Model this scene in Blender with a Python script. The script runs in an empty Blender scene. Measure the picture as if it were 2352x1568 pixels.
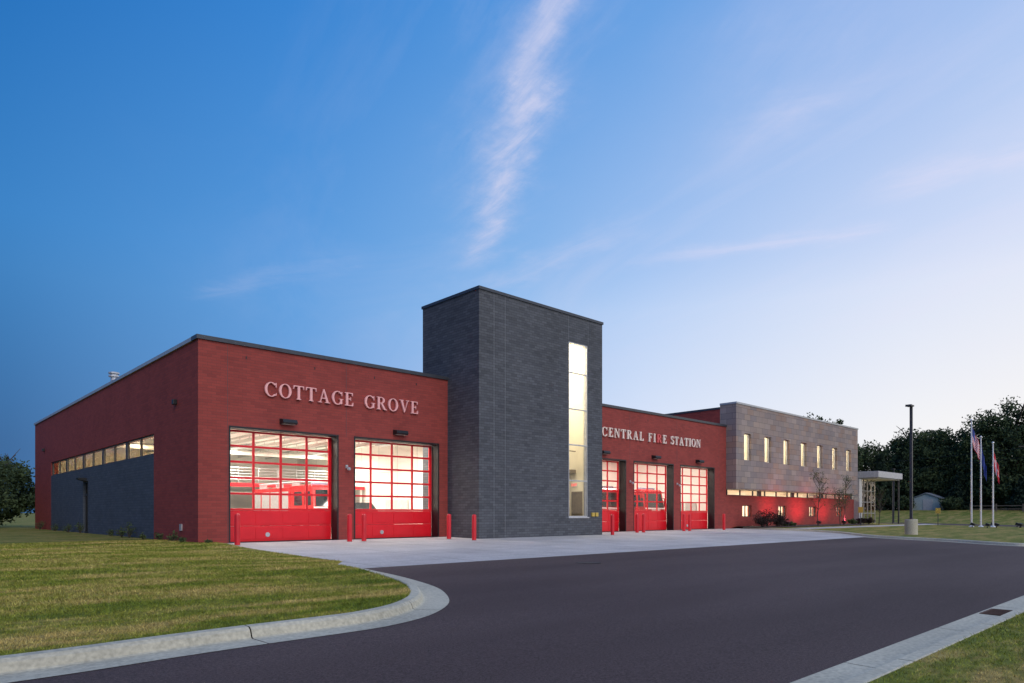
import bpy, math, random
import numpy as np
from mathutils import Vector, Matrix
from mathutils.geometry import delaunay_2d_cdt
random.seed(7); RNG=np.random.default_rng(7)
scn=bpy.context.scene; COL=scn.collection
scn.view_settings.view_transform='Standard'; scn.view_settings.look='None'; scn.view_settings.exposure=0

# ------------------------------------------------------------------ materials
def newmat(name):
    m=bpy.data.materials.new(name); m.use_nodes=True
    nt=m.node_tree; b=nt.nodes['Principled BSDF']; return m,nt,b
def c4(c): return (c[0],c[1],c[2],1)
def simple(name,col,rough=.6,metal=0,noise=.12,scale=6,bump=0.0,spec=.5):
    m,nt,b=newmat(name)
    b.inputs['Roughness'].default_value=rough; b.inputs['Metallic'].default_value=metal
    b.inputs['Specular IOR Level'].default_value=spec
    tc=nt.nodes.new('ShaderNodeTexCoord'); n=nt.nodes.new('ShaderNodeTexNoise')
    n.inputs['Scale'].default_value=scale; n.inputs['Detail'].default_value=5
    nt.links.new(tc.outputs['Object'],n.inputs['Vector'])
    r=nt.nodes.new('ShaderNodeValToRGB'); e=r.color_ramp.elements
    e[0].position=.3; e[1].position=.7
    e[0].color=c4([x*(1-noise) for x in col]); e[1].color=c4([min(1,x*(1+noise)) for x in col])
    nt.links.new(n.outputs['Fac'],r.inputs['Fac']); nt.links.new(r.outputs['Color'],b.inputs['Base Color'])
    if bump>0:
        bp=nt.nodes.new('ShaderNodeBump'); bp.inputs['Strength'].default_value=bump; bp.inputs['Distance'].default_value=.01
        nt.links.new(n.outputs['Fac'],bp.inputs['Height']); nt.links.new(bp.outputs['Normal'],b.inputs['Normal'])
    return m
def emis(name,col,s):
    m,nt,b=newmat(name); b.inputs['Base Color'].default_value=c4(col)
    b.inputs['Emission Color'].default_value=c4(col); b.inputs['Emission Strength'].default_value=s; return m
def bricks(name,c1,c2,mort,bw,bh,ms,noise=.25,rough=.8,extra=None,bump=.4):
    m,nt,b=newmat(name); L=nt.links; N=nt.nodes
    b.inputs['Roughness'].default_value=rough; b.inputs['Specular IOR Level'].default_value=.3
    tc=N.new('ShaderNodeTexCoord'); s=N.new('ShaderNodeSeparateXYZ'); L.new(tc.outputs['Object'],s.inputs[0])
    def M(op,a,c=None,d=None):
        n=N.new('ShaderNodeMath'); n.operation=op
        for i,x in enumerate((a,c,d)):
            if x is None: continue
            if isinstance(x,(int,float)): n.inputs[i].default_value=x
            else: L.new(x,n.inputs[i])
        return n.outputs[0]
    row=M('FLOOR',M('DIVIDE',s.outputs[2],bh))
    a=M('ADD',M('ADD',s.outputs[0],s.outputs[1]),M('MULTIPLY',row,bw*.5))
    cb=N.new('ShaderNodeCombineXYZ'); L.new(a,cb.inputs[0]); L.new(s.outputs[2],cb.inputs[1])
    br=N.new('ShaderNodeTexBrick'); L.new(cb.outputs[0],br.inputs['Vector']); br.offset=0
    br.inputs['Color1'].default_value=c4(c1); br.inputs['Color2'].default_value=c4(c2); br.inputs['Mortar'].default_value=c4(mort)
    br.inputs['Scale'].default_value=1; br.inputs['Mortar Size'].default_value=ms; br.inputs['Mortar Smooth'].default_value=.2
    br.inputs['Brick Width'].default_value=bw; br.inputs['Row Height'].default_value=bh
    n=N.new('ShaderNodeTexNoise'); n.inputs['Scale'].default_value=.6; n.inputs['Detail'].default_value=8
    L.new(tc.outputs['Object'],n.inputs['Vector'])
    mr=N.new('ShaderNodeMapRange'); mr.inputs[1].default_value=.3; mr.inputs[2].default_value=.7
    mr.inputs[3].default_value=1-noise; mr.inputs[4].default_value=1+noise; L.new(n.outputs['Fac'],mr.inputs[0])
    mx=N.new('ShaderNodeVectorMath'); mx.operation='SCALE'; L.new(br.outputs['Color'],mx.inputs[0]); L.new(mr.outputs[0],mx.inputs['Scale'])
    out=mx.outputs[0]
    if extra:
        vv=N.new('ShaderNodeTexWhiteNoise'); vv.noise_dimensions='2D'
        ci=N.new('ShaderNodeCombineXYZ'); L.new(M('FLOOR',M('DIVIDE',a,bw)),ci.inputs[0]); L.new(row,ci.inputs[1]); L.new(ci.outputs[0],vv.inputs['Vector'])
        rp=N.new('ShaderNodeValToRGB'); rp.color_ramp.interpolation='CONSTANT'
        el=rp.color_ramp.elements
        el[0].position=0; el[0].color=c4(extra[0]); el[1].position=1/len(extra); el[1].color=c4(extra[1])
        for i in range(2,len(extra)):
            q=el.new(i/len(extra)); q.color=c4(extra[i])
        L.new(vv.outputs['Value'],rp.inputs['Fac'])
        vm=N.new('ShaderNodeVectorMath'); vm.operation='MULTIPLY'; L.new(out,vm.inputs[0]); L.new(rp.outputs['Color'],vm.inputs[1]); out=vm.outputs[0]
    L.new(out,b.inputs['Base Color'])
    bp=N.new('ShaderNodeBump'); bp.inputs['Strength'].default_value=bump; bp.inputs['Distance'].default_value=.008; bp.invert=True
    L.new(br.outputs['Fac'],bp.inputs['Height']); L.new(bp.outputs['Normal'],b.inputs['Normal'])
    return m
def glassmat(name,tint=(1,1,1),ior=1.45):
    m=bpy.data.materials.new(name); m.use_nodes=True; nt=m.node_tree; nt.nodes.clear()
    o=nt.nodes.new('ShaderNodeOutputMaterial'); t=nt.nodes.new('ShaderNodeBsdfTransparent'); g=nt.nodes.new('ShaderNodeBsdfGlossy')
    t.inputs[0].default_value=c4(tint); g.inputs['Roughness'].default_value=.01; g.inputs[0].default_value=(1,1,1,1)
    f=nt.nodes.new('ShaderNodeFresnel'); f.inputs[0].default_value=ior
    mx=nt.nodes.new('ShaderNodeMixShader'); nt.links.new(f.outputs[0],mx.inputs[0]); nt.links.new(t.outputs[0],mx.inputs[1]); nt.links.new(g.outputs[0],mx.inputs[2])
    nt.links.new(mx.outputs[0],o.inputs[0]); return m

RED=bricks('red_brick',(.335,.060,.048),(.295,.054,.045),(.23,.056,.048),.32,.105,.009,.08,extra=[(1,1,1),(.93,.93,.93),(1.0,1,1),(.87,.88,.9)],bump=.3)
DARK=bricks('dark_brick',(.086,.092,.104),(.112,.119,.133),(.058,.062,.070),.34,.12,.010,.10,extra=[(.82,.82,.82),(1,1,1),(.95,.95,.96),(1.0,1.0,1.0),(.80,.80,.82),(1,1,1),(.92,.92,.92),(1.0,1,1.02)],bump=.4)
DARKS=bricks('dark_brick_smooth',(.074,.090,.114),(.088,.104,.130),(.056,.068,.088),.34,.12,.010,.08,extra=[(.90,.90,.90),(1,1,1),(.95,.95,.95),(.85,.86,.88)],bump=.3)
STONE=bricks('stone_cladding',(.36,.30,.27),(.30,.255,.245),(.15,.13,.13),.9,.42,.012,.1,extra=[(1,.95,.9),(.85,.83,.85),(1.0,.93,.88),(.95,.82,.74),(.8,.8,.84),(1.0,.97,.97)])
COPD=simple('dark_metal_coping',(.06,.066,.078),.4,.3)
COPL=simple('pale_metal_coping',(.42,.44,.46),.4,.3)
REDP=simple('red_door_paint',(.80,.010,.022),.35,0,.05,2)
REDB=simple('red_bollard_paint',(.66,.015,.025),.4,0,.08,3)
BLACK=simple('black_metal',(.012,.013,.015),.45)
DGREY=simple('dark_grey_metal',(.04,.042,.05),.45)
WHITE=simple('white_wall_paint',(.84,.82,.76),.7,0,.03,.5)
CREAM=simple('cream_wall_paint',(.86,.81,.68),.7,0,.04,.8)
FLOORI=simple('sealed_floor',(.42,.40,.37),.35,0,.12,1)
ALU=simple('brushed_aluminium',(.55,.56,.58),.4,.5)
STEELW=simple('steel_joist_paint',(.58,.56,.52),.6)
WHMET=simple('white_metal_panel',(.50,.50,.50),.45,.1)
PINKL=simple('rose_metal_letter',(.92,.46,.44),.5,0,.04)
CREAML=simple('pale_metal_letter',(.95,.80,.70),.5,0,.04)
REDL=simple('red_lit_letter',(.85,.14,.14),.5,0,.04)  # reddish light on a single letter, put into its base colour
GLASS=glassmat('clear_glass',(.97,.96,.93)); GLASSD=glassmat('ribbon_glass',(.80,.70,.46),1.16)
TYRE=simple('tyre_rubber',(.02,.02,.02),.85); CHROME=simple('chrome',(.7,.7,.72),.15,.95,.03)
VGL,_,_b=newmat('vehicle_window'); _b.inputs['Base Color'].default_value=(.015,.02,.025,1); _b.inputs['Roughness'].default_value=.06
YEL=simple('yellow_paint',(.6,.42,.08),.5)
def concrete(name,col,jx=0,jy=0):
    m,nt,b=newmat(name); L=nt.links; N=nt.nodes; b.inputs['Roughness'].default_value=.75
    tc=N.new('ShaderNodeTexCoord')
    n=N.new('ShaderNodeTexNoise'); n.inputs['Scale'].default_value=.5; n.inputs['Detail'].default_value=9; n.inputs['Roughness'].default_value=.65
    n2=N.new('ShaderNodeTexNoise'); n2.inputs['Scale'].default_value=22; n2.inputs['Detail'].default_value=6
    L.new(tc.outputs['Object'],n.inputs['Vector']); L.new(tc.outputs['Object'],n2.inputs['Vector'])
    ad=N.new('ShaderNodeMath'); ad.operation='ADD'; L.new(n.outputs['Fac'],ad.inputs[0]); L.new(n2.outputs['Fac'],ad.inputs[1])
    mr=N.new('ShaderNodeMapRange'); mr.inputs[1].default_value=.7; mr.inputs[2].default_value=1.3; mr.inputs[3].default_value=.66; mr.inputs[4].default_value=1.22
    L.new(ad.outputs[0],mr.inputs[0])
    sc=N.new('ShaderNodeVectorMath'); sc.operation='SCALE'; L.new(mr.outputs[0],sc.inputs['Scale'])
    if jx:
        br=N.new('ShaderNodeTexBrick'); br.offset=0; br.inputs['Scale'].default_value=1; br.inputs['Brick Width'].default_value=jx; br.inputs['Row Height'].default_value=jy
        br.inputs['Mortar Size'].default_value=.018; br.inputs['Color1'].default_value=c4(col); br.inputs['Color2'].default_value=c4([x*.86 for x in col]); br.inputs['Mortar'].default_value=c4([x*.35 for x in col])
        L.new(tc.outputs['Object'],br.inputs['Vector']); L.new(br.outputs['Color'],sc.inputs[0])
    else: sc.inputs[0].default_value=col
    L.new(sc.outputs[0],b.inputs['Base Color'])
    bp=N.new('ShaderNodeBump'); bp.inputs['Strength'].default_value=.4; bp.inputs['Distance'].default_value=.012
    L.new(n2.outputs['Fac'],bp.inputs['Height']); L.new(bp.outputs['Normal'],b.inputs['Normal'])
    return m
CONC=concrete('apron_concrete',(.54,.52,.50),3.0,3.05); KERB=concrete('kerb_concrete',(.50,.47,.36))
def asphalt():
    m,nt,b=newmat('asphalt'); L=nt.links; N=nt.nodes; b.inputs['Roughness'].default_value=.8; b.inputs['Specular IOR Level'].default_value=.2
    tc=N.new('ShaderNodeTexCoord')
    n=N.new('ShaderNodeTexNoise'); n.inputs['Scale'].default_value=.25; n.inputs['Detail'].default_value=8
    n2=N.new('ShaderNodeTexNoise'); n2.inputs['Scale'].default_value=38; n2.inputs['Detail'].default_value=5; n2.inputs['Roughness'].default_value=.9
    mp=N.new('ShaderNodeMapping'); mp.inputs['Scale'].default_value=(.35,1.6,1); L.new(tc.outputs['Object'],mp.inputs[0])
    L.new(mp.outputs[0],n.inputs['Vector']); L.new(tc.outputs['Object'],n2.inputs['Vector'])
    r=N.new('ShaderNodeValToRGB'); e=r.color_ramp.elements; e[0].position=.3; e[1].position=.72
    e[0].color=(.060,.041,.039,1); e[1].color=(.096,.068,.064,1); L.new(n.outputs['Fac'],r.inputs['Fac'])
    mr=N.new('ShaderNodeMapRange'); mr.inputs[1].default_value=.3; mr.inputs[2].default_value=.72; mr.inputs[3].default_value=.2; mr.inputs[4].default_value=2.1
    L.new(n2.outputs['Fac'],mr.inputs[0])
    sc=N.new('ShaderNodeVectorMath'); sc.operation='SCALE'; L.new(r.outputs['Color'],sc.inputs[0]); L.new(mr.outputs[0],sc.inputs['Scale'])
    L.new(sc.outputs[0],b.inputs['Base Color'])
    bp=N.new('ShaderNodeBump'); bp.inputs['Strength'].default_value=.8; bp.inputs['Distance'].default_value=.01
    L.new(n2.outputs['Fac'],bp.inputs['Height']); L.new(bp.outputs['Normal'],b.inputs['Normal'])
    return m
ASPH=asphalt()
def grassmat(name,dark,light,dry,s=1.0):
    m,nt,b=newmat(name); L=nt.links; N=nt.nodes; b.inputs['Roughness'].default_value=.9; b.inputs['Specular IOR Level'].default_value=.15
    tc=N.new('ShaderNodeTexCoord')
    mp=N.new('ShaderNodeMapping'); mp.inputs['Rotation'].default_value=(0,0,.75); mp.inputs['Scale'].default_value=(.4,1.5,1); L.new(tc.outputs['Object'],mp.inputs[0])
    n=N.new('ShaderNodeTexNoise'); n.inputs['Scale'].default_value=.8*s; n.inputs['Detail'].default_value=9; n.inputs['Roughness'].default_value=.75; L.new(mp.outputs[0],n.inputs['Vector'])
    n2=N.new('ShaderNodeTexNoise'); n2.inputs['Scale'].default_value=9*s; n2.inputs['Detail'].default_value=7; n2.inputs['Roughness'].default_value=.7; L.new(tc.outputs['Object'],n2.inputs['Vector'])
    r=N.new('ShaderNodeValToRGB'); e=r.color_ramp.elements; e[0].position=.38; e[0].color=c4(dark); e[1].position=.58; e[1].color=c4(dry)
    q=e.new(.48); q.color=c4(light); L.new(n.outputs['Fac'],r.inputs['Fac'])
    mr=N.new('ShaderNodeMapRange'); mr.inputs[1].default_value=.3; mr.inputs[2].default_value=.7; mr.inputs[3].default_value=.5; mr.inputs[4].default_value=1.45; L.new(n2.outputs['Fac'],mr.inputs[0])
    sc=N.new('ShaderNodeVectorMath'); sc.operation='SCALE'; L.new(r.outputs['Color'],sc.inputs[0]); L.new(mr.outputs[0],sc.inputs['Scale'])
    L.new(sc.outputs[0],b.inputs['Base Color']); return m
GRASS=grassmat('lawn_grass',(.090,.125,.018),(.17,.18,.030),(.33,.25,.080))
MULCH=simple('bark_mulch',(.06,.045,.035),.9,0,.4,20,.5)

# ------------------------------------------------------------------ mesh builder
class B:
    def __init__(s): s.v=[]; s.f=[]
    def box(s,x0,x1,y0,y1,z0,z1):
        n=len(s.v); s.v+=[(x0,y0,z0),(x1,y0,z0),(x1,y1,z0),(x0,y1,z0),(x0,y0,z1),(x1,y0,z1),(x1,y1,z1),(x0,y1,z1)]
        for f in ((0,3,2,1),(4,5,6,7),(0,1,5,4),(1,2,6,5),(2,3,7,6),(3,0,4,7)): s.f.append(tuple(n+i for i in f))
        return s
    def quad(s,a,b,c,d): n=len(s.v); s.v+=[a,b,c,d]; s.f.append((n,n+1,n+2,n+3)); return s
    def tube(s,p0,p1,r0,r1,seg=10,cap=True):
        p0=Vector(p0); p1=Vector(p1); d=(p1-p0).normalized(); a=d.orthogonal().normalized(); b=d.cross(a); n=len(s.v)
        for p,r in ((p0,r0),(p1,r1)):
            for i in range(seg):
                t=2*math.pi*i/seg; s.v.append(tuple(p+a*r*math.cos(t)+b*r*math.sin(t)))
        for i in range(seg): j=(i+1)%seg; s.f.append((n+i,n+j,n+seg+j,n+seg+i))
        if cap: s.f.append(tuple(n+seg-1-i for i in range(seg))); s.f.append(tuple(n+seg+i for i in range(seg)))
        return s
    def lathe(s,c,prof,seg=20):
        n=len(s.v)
        for r,z in prof:
            for i in range(seg):
                t=2*math.pi*i/seg; s.v.append((c[0]+r*math.cos(t),c[1]+r*math.sin(t),c[2]+z))
        for k in range(len(prof)-1):
            for i in range(seg):
                j=(i+1)%seg; s.f.append((n+k*seg+i,n+k*seg+j,n+(k+1)*seg+j,n+(k+1)*seg+i))
        s.f.append(tuple(n+(len(prof)-1)*seg+i for i in range(seg))); return s
    def prism(s,pts,y0,y1):
        n=len(s.v); k=len(pts)
        s.v+=[(p[0],y0,p[1]) for p in pts]+[(p[0],y1,p[1]) for p in pts]
        s.f.append(tuple(n+i for i in range(k))); s.f.append(tuple(n+k+k-1-i for i in range(k)))
        for i in range(k): j=(i+1)%k; s.f.append((n+j,n+i,n+k+i,n+k+j))
        return s
    def prismx(s,pts,x0,x1):
        n=len(s.v); k=len(pts)
        s.v+=[(x0,p[0],p[1]) for p in pts]+[(x1,p[0],p[1]) for p in pts]
        s.f.append(tuple(n+i for i in range(k))); s.f.append(tuple(n+k+k-1-i for i in range(k)))
        for i in range(k): j=(i+1)%k; s.f.append((n+i,n+j,n+k+j,n+k+i))
        return s
def wloc(o):
    v=Vector((0,0,0))
    while o: v+=o.location; o=o.parent
    return v
def meta(o,label=None,cat=None,group=None,kind=None):
    if label: o['label']=label
    if cat: o['category']=cat
    if group: o['group']=group
    if kind: o['kind']=kind
def mk(name,b,mat,parent=None,smooth=False,at=None,bevel=0,recalc=True,**k):
    off=wloc(parent)
    if at is not None: off=off+Vector(at)
    me=bpy.data.meshes.new(name); me.from_pydata([tuple(Vector(v)-off) for v in b.v],[],b.f)
    if recalc:
        import bmesh
        bm=bmesh.new(); bm.from_mesh(me); bmesh.ops.recalc_face_normals(bm,faces=bm.faces); bm.to_mesh(me); bm.free()
    me.materials.append(mat)
    if smooth: me.shade_smooth()
    o=bpy.data.objects.new(name,me); COL.objects.link(o)
    if at is not None: o.location=Vector(at)
    if parent: o.parent=parent
    if bevel:
        mo=o.modifiers.new('bevel','BEVEL'); mo.width=bevel; mo.segments=2; mo.limit_method='ANGLE'
    meta(o,**k); return o
def boxes(name,lst,mat,parent,**k):
    for t in lst: mk(name,B().box(*t),mat,parent,**k)
def empty(name,loc,**k):
    o=bpy.data.objects.new(name,None); o.location=loc; o.empty_display_size=.3; COL.objects.link(o); meta(o,**k); return o
def dup(o,loc):
    n=o.copy(); COL.objects.link(n); n.location=loc
    def rec(src,dst):
        for c in src.children:
            cc=c.copy(); COL.objects.link(cc); cc.parent=dst; rec(c,cc)
    rec(o,n); return n
def wall(axis,a0,a1,z0,z1,d0,d1,ops):
    b=B(); A=sorted({a0,a1,*[o[0] for o in ops],*[o[1] for o in ops]}); Z=sorted({z0,z1,*[o[2] for o in ops],*[o[3] for o in ops]})
    A=[a for a in A if a0<=a<=a1]; Z=[z for z in Z if z0<=z<=z1]
    def solid(i,j):
        if i<0 or j<0 or i>=len(A)-1 or j>=len(Z)-1: return False
        ca=(A[i]+A[i+1])/2; cz=(Z[j]+Z[j+1])/2
        return not any(o[0]<ca<o[1] and o[2]<cz<o[3] for o in ops)
    P=(lambda a,d,z:(a,d,z)) if axis=='x' else (lambda a,d,z:(d,a,z))
    for i in range(len(A)-1):
        for j in range(len(Z)-1):
            if not solid(i,j): continue
            p,q,r,t=A[i],A[i+1],Z[j],Z[j+1]
            b.quad(P(p,d0,r),P(q,d0,r),P(q,d0,t),P(p,d0,t)); b.quad(P(p,d1,r),P(p,d1,t),P(q,d1,t),P(q,d1,r))
            if not solid(i-1,j): b.quad(P(p,d0,r),P(p,d0,t),P(p,d1,t),P(p,d1,r))
            if not solid(i+1,j): b.quad(P(q,d0,r),P(q,d1,r),P(q,d1,t),P(q,d0,t))
            if not solid(i,j-1): b.quad(P(p,d0,r),P(p,d1,r),P(q,d1,r),P(q,d0,r))
            if not solid(i,j+1): b.quad(P(p,d0,t),P(q,d0,t),P(q,d1,t),P(p,d1,t))
    return b

# ------------------------------------------------------------------ terrain
def sm(a,b,x):
    t=min(1,max(0,(x-a)/(b-a))); return t*t*(3-2*t)
def base(x,y):
    return -0.016*(25.8-max(-20,min(25.8,y)))
def terr(x,y):
    return base(x,y)-.05+1.75*sm(84,122,x)
g=B(); xs=[-900,-500,-250,-120,-60,-30,0,15,30,45,60,75,80,84,88,92,96,100,104,108,112,116,120,124,130,150,200,400,900]
ys=[-900,-400,-150,-60,-20,0,25.8,40,60,90,150,300,900]
for y in ys:
    for x in xs: g.v.append((x,y,terr(x,y)))
for j in range(len(ys)-1):
    for i in range(len(xs)-1):
        a=j*len(xs)+i; g.f.append((a,a+1,a+1+len(xs),a+len(xs)))
mk('ground',g,GRASS,kind='structure',smooth=True)
def strip(name,poly,mat,dz):
    b=B(); b.v=[(x,y,base(x,y)+dz) for x,y in poly]; b.f=[tuple(range(len(poly)))]
    return mk(name,b,mat,recalc=False,kind='structure')
strip('road',[(-60,2.4),(120,2.4),(120,7),(47,7.5),(47,14.09),(-60,14.09)],ASPH,0)
apron=[(8.3,14.09),(47,14.09),(47.5,25.79),(8.6,25.79)]
strip('apron_pavement',apron,CONC,.004)
strip('entry_walk_pavement',[(46.8,20.2),(77,20.2),(77,21.8),(46.8,21.8)],CONC,.135)
b=B(); 
for i in range(12):
    y0=-60+i*7.2; b.quad((74.5,y0,base(0,y0)+.10),(83.5,y0,base(0,y0)+.10),(83.5,y0+7.2,base(0,y0+7.2)+.10),(74.5,y0+7.2,base(0,y0+7.2)+.10))
mk('side_road',b,ASPH,recalc=False,kind='structure')

def catmull(pts,n=10):
    out=[]; P=[pts[0]]+pts+[pts[-1]]
    for i in range(1,len(P)-2):
        p0,p1,p2,p3=[np.array(P[k],float) for k in (i-1,i,i+1,i+2)]
        for k in range(n):
            t=k/n; out.append(tuple(.5*((2*p1)+(-p0+p2)*t+(2*p0-5*p1+4*p2-p3)*t*t+(-p0+3*p1-3*p2+p3)*t**3)))
    out.append(tuple(pts[-1])); return out
def offset(path,d):
    out=[]
    for i,p in enumerate(path):
        a=np.array(path[max(0,i-1)]); c=np.array(path[min(len(path)-1,i+1)]); t=(c-a)/np.linalg.norm(c-a)
        out.append((p[0]-t[1]*d,p[1]+t[0]*d))
    return out
def resample(path,ds):
    P=np.array(path); L=np.r_[0,np.cumsum(np.linalg.norm(np.diff(P,axis=0),axis=1))]
    n=max(2,int(L[-1]/ds)+1); s=np.linspace(0,L[-1],n)
    return [(float(np.interp(t,L,P[:,0])),float(np.interp(t,L,P[:,1]))) for t in s]
PROF=[(0,.006),(.38,.001),(.41,.012),(.44,.09),(.48,.122),(.60,.125),(.62,.115),(.625,-.05)]
def kerb(name,path,flip=1,prof=PROF,seglen=3.0):
    path=resample(path,.25); offs=[offset(path,flip*o) for o,_ in prof]; b=B(); per=int(seglen/.25)
    i=0
    while i<len(path)-1:
        e=min(i+per,len(path)-1); n=len(b.v); K=len(prof)
        for j in range(i,e+1):
            for k in range(K):
                x,y=offs[k][j]
                if j==e and e<len(path)-1:
                    x0,y0=offs[k][j-1]; x=x0+(x-x0)*.94; y=y0+(y-y0)*.94
                b.v.append((x,y,base(x,y)+prof[k][1]))
        for j in range(e-i):
            for k in range(K-1):
                a=n+j*K+k; b.f.append((a,a+1,a+K+1,a+K))
        i=e
    return mk(name,b,KERB,kind='structure')
left=[(-60,6.9),(-20,6.9),(-8,6.93),(-2,6.95),(.93,6.97),(2.16,7.08),(3.05,7.14),(4.07,7.17),(4.74,7.25),(5.6,7.6),(6.45,8.3),(7.1,9.2),(7.6,10.2),(8.0,11.6),(8.25,12.9),(8.35,14.0)]
LP=catmull(left,8)
kerb('kerb',LP)
LIN=offset(resample(LP,.25),.61)
rightnear=[(-20,2.68),(3,2.68),(40,2.68),(90,2.68)]
kerb('kerb',rightnear,-1)
isl=[(46.6,25.3),(46.2,22.5),(45.3,19.8),(43.6,17.4),(41.2,15.6),(39.2,13.8),(38.3,12.0),(37.6,9.8),(36.2,7.6),(36.0,6.2),(37.5,5.2),(41,4.9),(60,4.9),(118,4.9)]
IP=catmull(isl,8)
kerb('kerb',IP,1)
IIN=offset(resample(IP,.4),.61)
def undul(x,y): return .018*math.sin(x*.9+y*.5)+.014*math.sin(y*1.3-x*.6+1)
def lawn(name,poly,sp,zf,mat=GRASS):
    P=[Vector(p) for p in poly]; n=len(P); xs_=[p.x for p in P]; ys_=[p.y for p in P]; pts=list(P)
    x=min(xs_)+sp/2
    while x<max(xs_):
        y=min(ys_)+sp/2
        while y<max(ys_): pts.append(Vector((x+random.uniform(-.2,.2)*sp,y+random.uniform(-.2,.2)*sp))); y+=sp
        x+=sp
    r=delaunay_2d_cdt(pts,[(i,(i+1)%n) for i in range(n)],[],1,1e-4)
    b=B(); b.v=[(p.x,p.y,zf(p.x,p.y)) for p in r[0]]; b.f=[tuple(f) for f in r[2]]
    return mk(name,b,mat,smooth=True,kind='structure')
def zl(x,y):
    o=.118-.085*sm(10,24,y); e=sm(7.6,9.5,y)
    return base(x,y)+o+undul(x,y)*e*.9+.10*sm(9,16,y)*sm(8.0,4,x)*(1-sm(18,26,y))
leftpoly=[p for p in LIN if p[0]>-40]+[(8.4,15),(8.7,19),(9.0,23),(9.25,25.7),(8.75,25.78),(8.63,25.9),(8.63,59),(8.63,70),(-40,70)]
lawn('lawn',leftpoly,1.0,zl)
lawn('lawn',[(-20,2.065),(-20,-12),(60,-12),(60,2.065)],1.5,lambda x,y:base(x,y)+.118)
islp=[p for p in IIN if p[0]<74]+[(74.2,5.6),(74.2,25.78),(46.3,25.78)]
lawn('lawn',islp,2.0,lambda x,y:base(x,y)+.12)
strip('planting_bed',[(46.8,23.0),(68.2,23.0),(69.0,25.78),(46.9,25.78)],MULCH,.15)

# ------------------------------------------------------------------ grass blades
def blades(name,pos,zf,h0,w0,label):
    n=len(pos); dist=np.hypot(pos[:,0],pos[:,1]); z=np.array([zf(x,y) for x,y in pos])
    k=np.clip(dist/7,.8,4)
    h=h0*RNG.uniform(.4,1.4,n)*np.clip(k,.8,1.6); w=w0*k*RNG.uniform(.7,1.3,n); a=RNG.uniform(0,2*np.pi,n); lean=RNG.normal(0,.8,(n,2))*h[:,None]
    V=np.zeros((n,3,3)); dx=np.cos(a)*w/2; dy=np.sin(a)*w/2
    V[:,0]=np.c_[pos[:,0]-dx,pos[:,1]-dy,z-.005]; V[:,1]=np.c_[pos[:,0]+dx,pos[:,1]+dy,z-.005]; V[:,2]=np.c_[pos[:,0]+lean[:,0],pos[:,1]+lean[:,1],z+h]
    me=bpy.data.meshes.new(name); me.vertices.add(3*n); me.vertices.foreach_set('co',V.ravel()); me.loops.add(3*n); me.loops.foreach_set('vertex_index',np.arange(3*n,dtype=np.int32))
    me.polygons.add(n); me.polygons.foreach_set('loop_start',np.arange(0,3*n,3,dtype=np.int32)); me.polygons.foreach_set('loop_total',np.full(n,3,dtype=np.int32)); me.update(calc_edges=True)
    me.materials.append(BLADE); o=bpy.data.objects.new(name,me); COL.objects.link(o); meta(o,label=label,cat='grass',kind='stuff'); return o
def blademat():
    m=grassmat('grass_blades',(.125,.175,.022),(.25,.27,.040),(.50,.38,.13)); nt=m.node_tree; b=nt.nodes['Principled BSDF']
    src=b.inputs['Base Color'].links[0].from_socket
    g=nt.nodes.new('ShaderNodeNewGeometry'); mr=nt.nodes.new('ShaderNodeMapRange'); mr.inputs[3].default_value=.5; mr.inputs[4].default_value=1.6
    nt.links.new(g.outputs['Random Per Island'],mr.inputs[0]); s=nt.nodes.new('ShaderNodeVectorMath'); s.operation='SCALE'
    nt.links.new(src,s.inputs[0]); nt.links.new(mr.outputs[0],s.inputs['Scale']); nt.links.new(s.outputs[0],b.inputs['Base Color']); return m
BLADE=blademat()
def inpoly(P,poly):
    x,y=P[:,0],P[:,1]; c=np.zeros(len(P),bool); q=np.array(poly); j=len(q)-1
    for i in range(len(q)):
        xi,yi=q[i]; xj,yj=q[j]
        with np.errstate(divide='ignore',invalid='ignore'):
            c^=((yi>y)!=(yj>y))&(x<(xj-xi)*(y-yi)/(yj-yi)+xi)
        j=i
    return c
def scatter(poly,n,box,p):
    pts=np.c_[RNG.uniform(box[0],box[1],n),RNG.uniform(box[2],box[3],n)]
    d=np.hypot(pts[:,0],pts[:,1]); keep=RNG.uniform(0,1,n)<np.clip((6.5/d)**p,0,1)
    pts=pts[keep]; return pts[inpoly(pts,poly)]
P1=scatter(leftpoly,1700000,(-4,9.3,7.5,30),1.6)
blades('lawn_grass',P1,zl,.022,.006,'short mown green lawn grass beside the kerb and brick wall')
P2=scatter([(2,-.6),(16,-.6),(16,2.06),(2,2.06)],110000,(2,16,-.6,2.06),1.6)
blades('lawn_grass',P2,lambda x,y:base(x,y)+.118,.022,.006,'short mown green lawn grass along the near road edge')

# ------------------------------------------------------------------ FIRE STATION
FS=empty('fire_station',(8.65,25.8,0),label='red and grey brick fire station with glazed red doors',cat='building')
DOORS=[(9.79,14.22),(15.04,19.44),(29.35,33.71),(34.55,38.82),(39.69,43.95)]; DT=4.32; YF=25.8; YD=26.3
mk('front_wall',wall('x',8.65,20.0,-.3,7.42,YF,YF+.5,[(a,c,-.3,DT) for a,c in DOORS[:2]]),RED,FS)
mk('front_wall',wall('x',28.66,45.6,-.3,7.42,YF,YF+.5,[(a,c,-.3,DT) for a,c in DOORS[2:]]),RED,FS)
W0,W1=31.08,53.3
mk('side_wall',wall('y',26.3,59.2,-.3,7.42,8.65,9.05,[(W0,W1,-.3,4.44)]),RED,FS)
mk('side_wall_base',wall('y',W0,W1,-.3,3.57,8.653,9.05,[(42.9,44.1,-.3,2.87)]),DARKS,FS,label='dark grey brick panel below the ribbon window')
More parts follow.
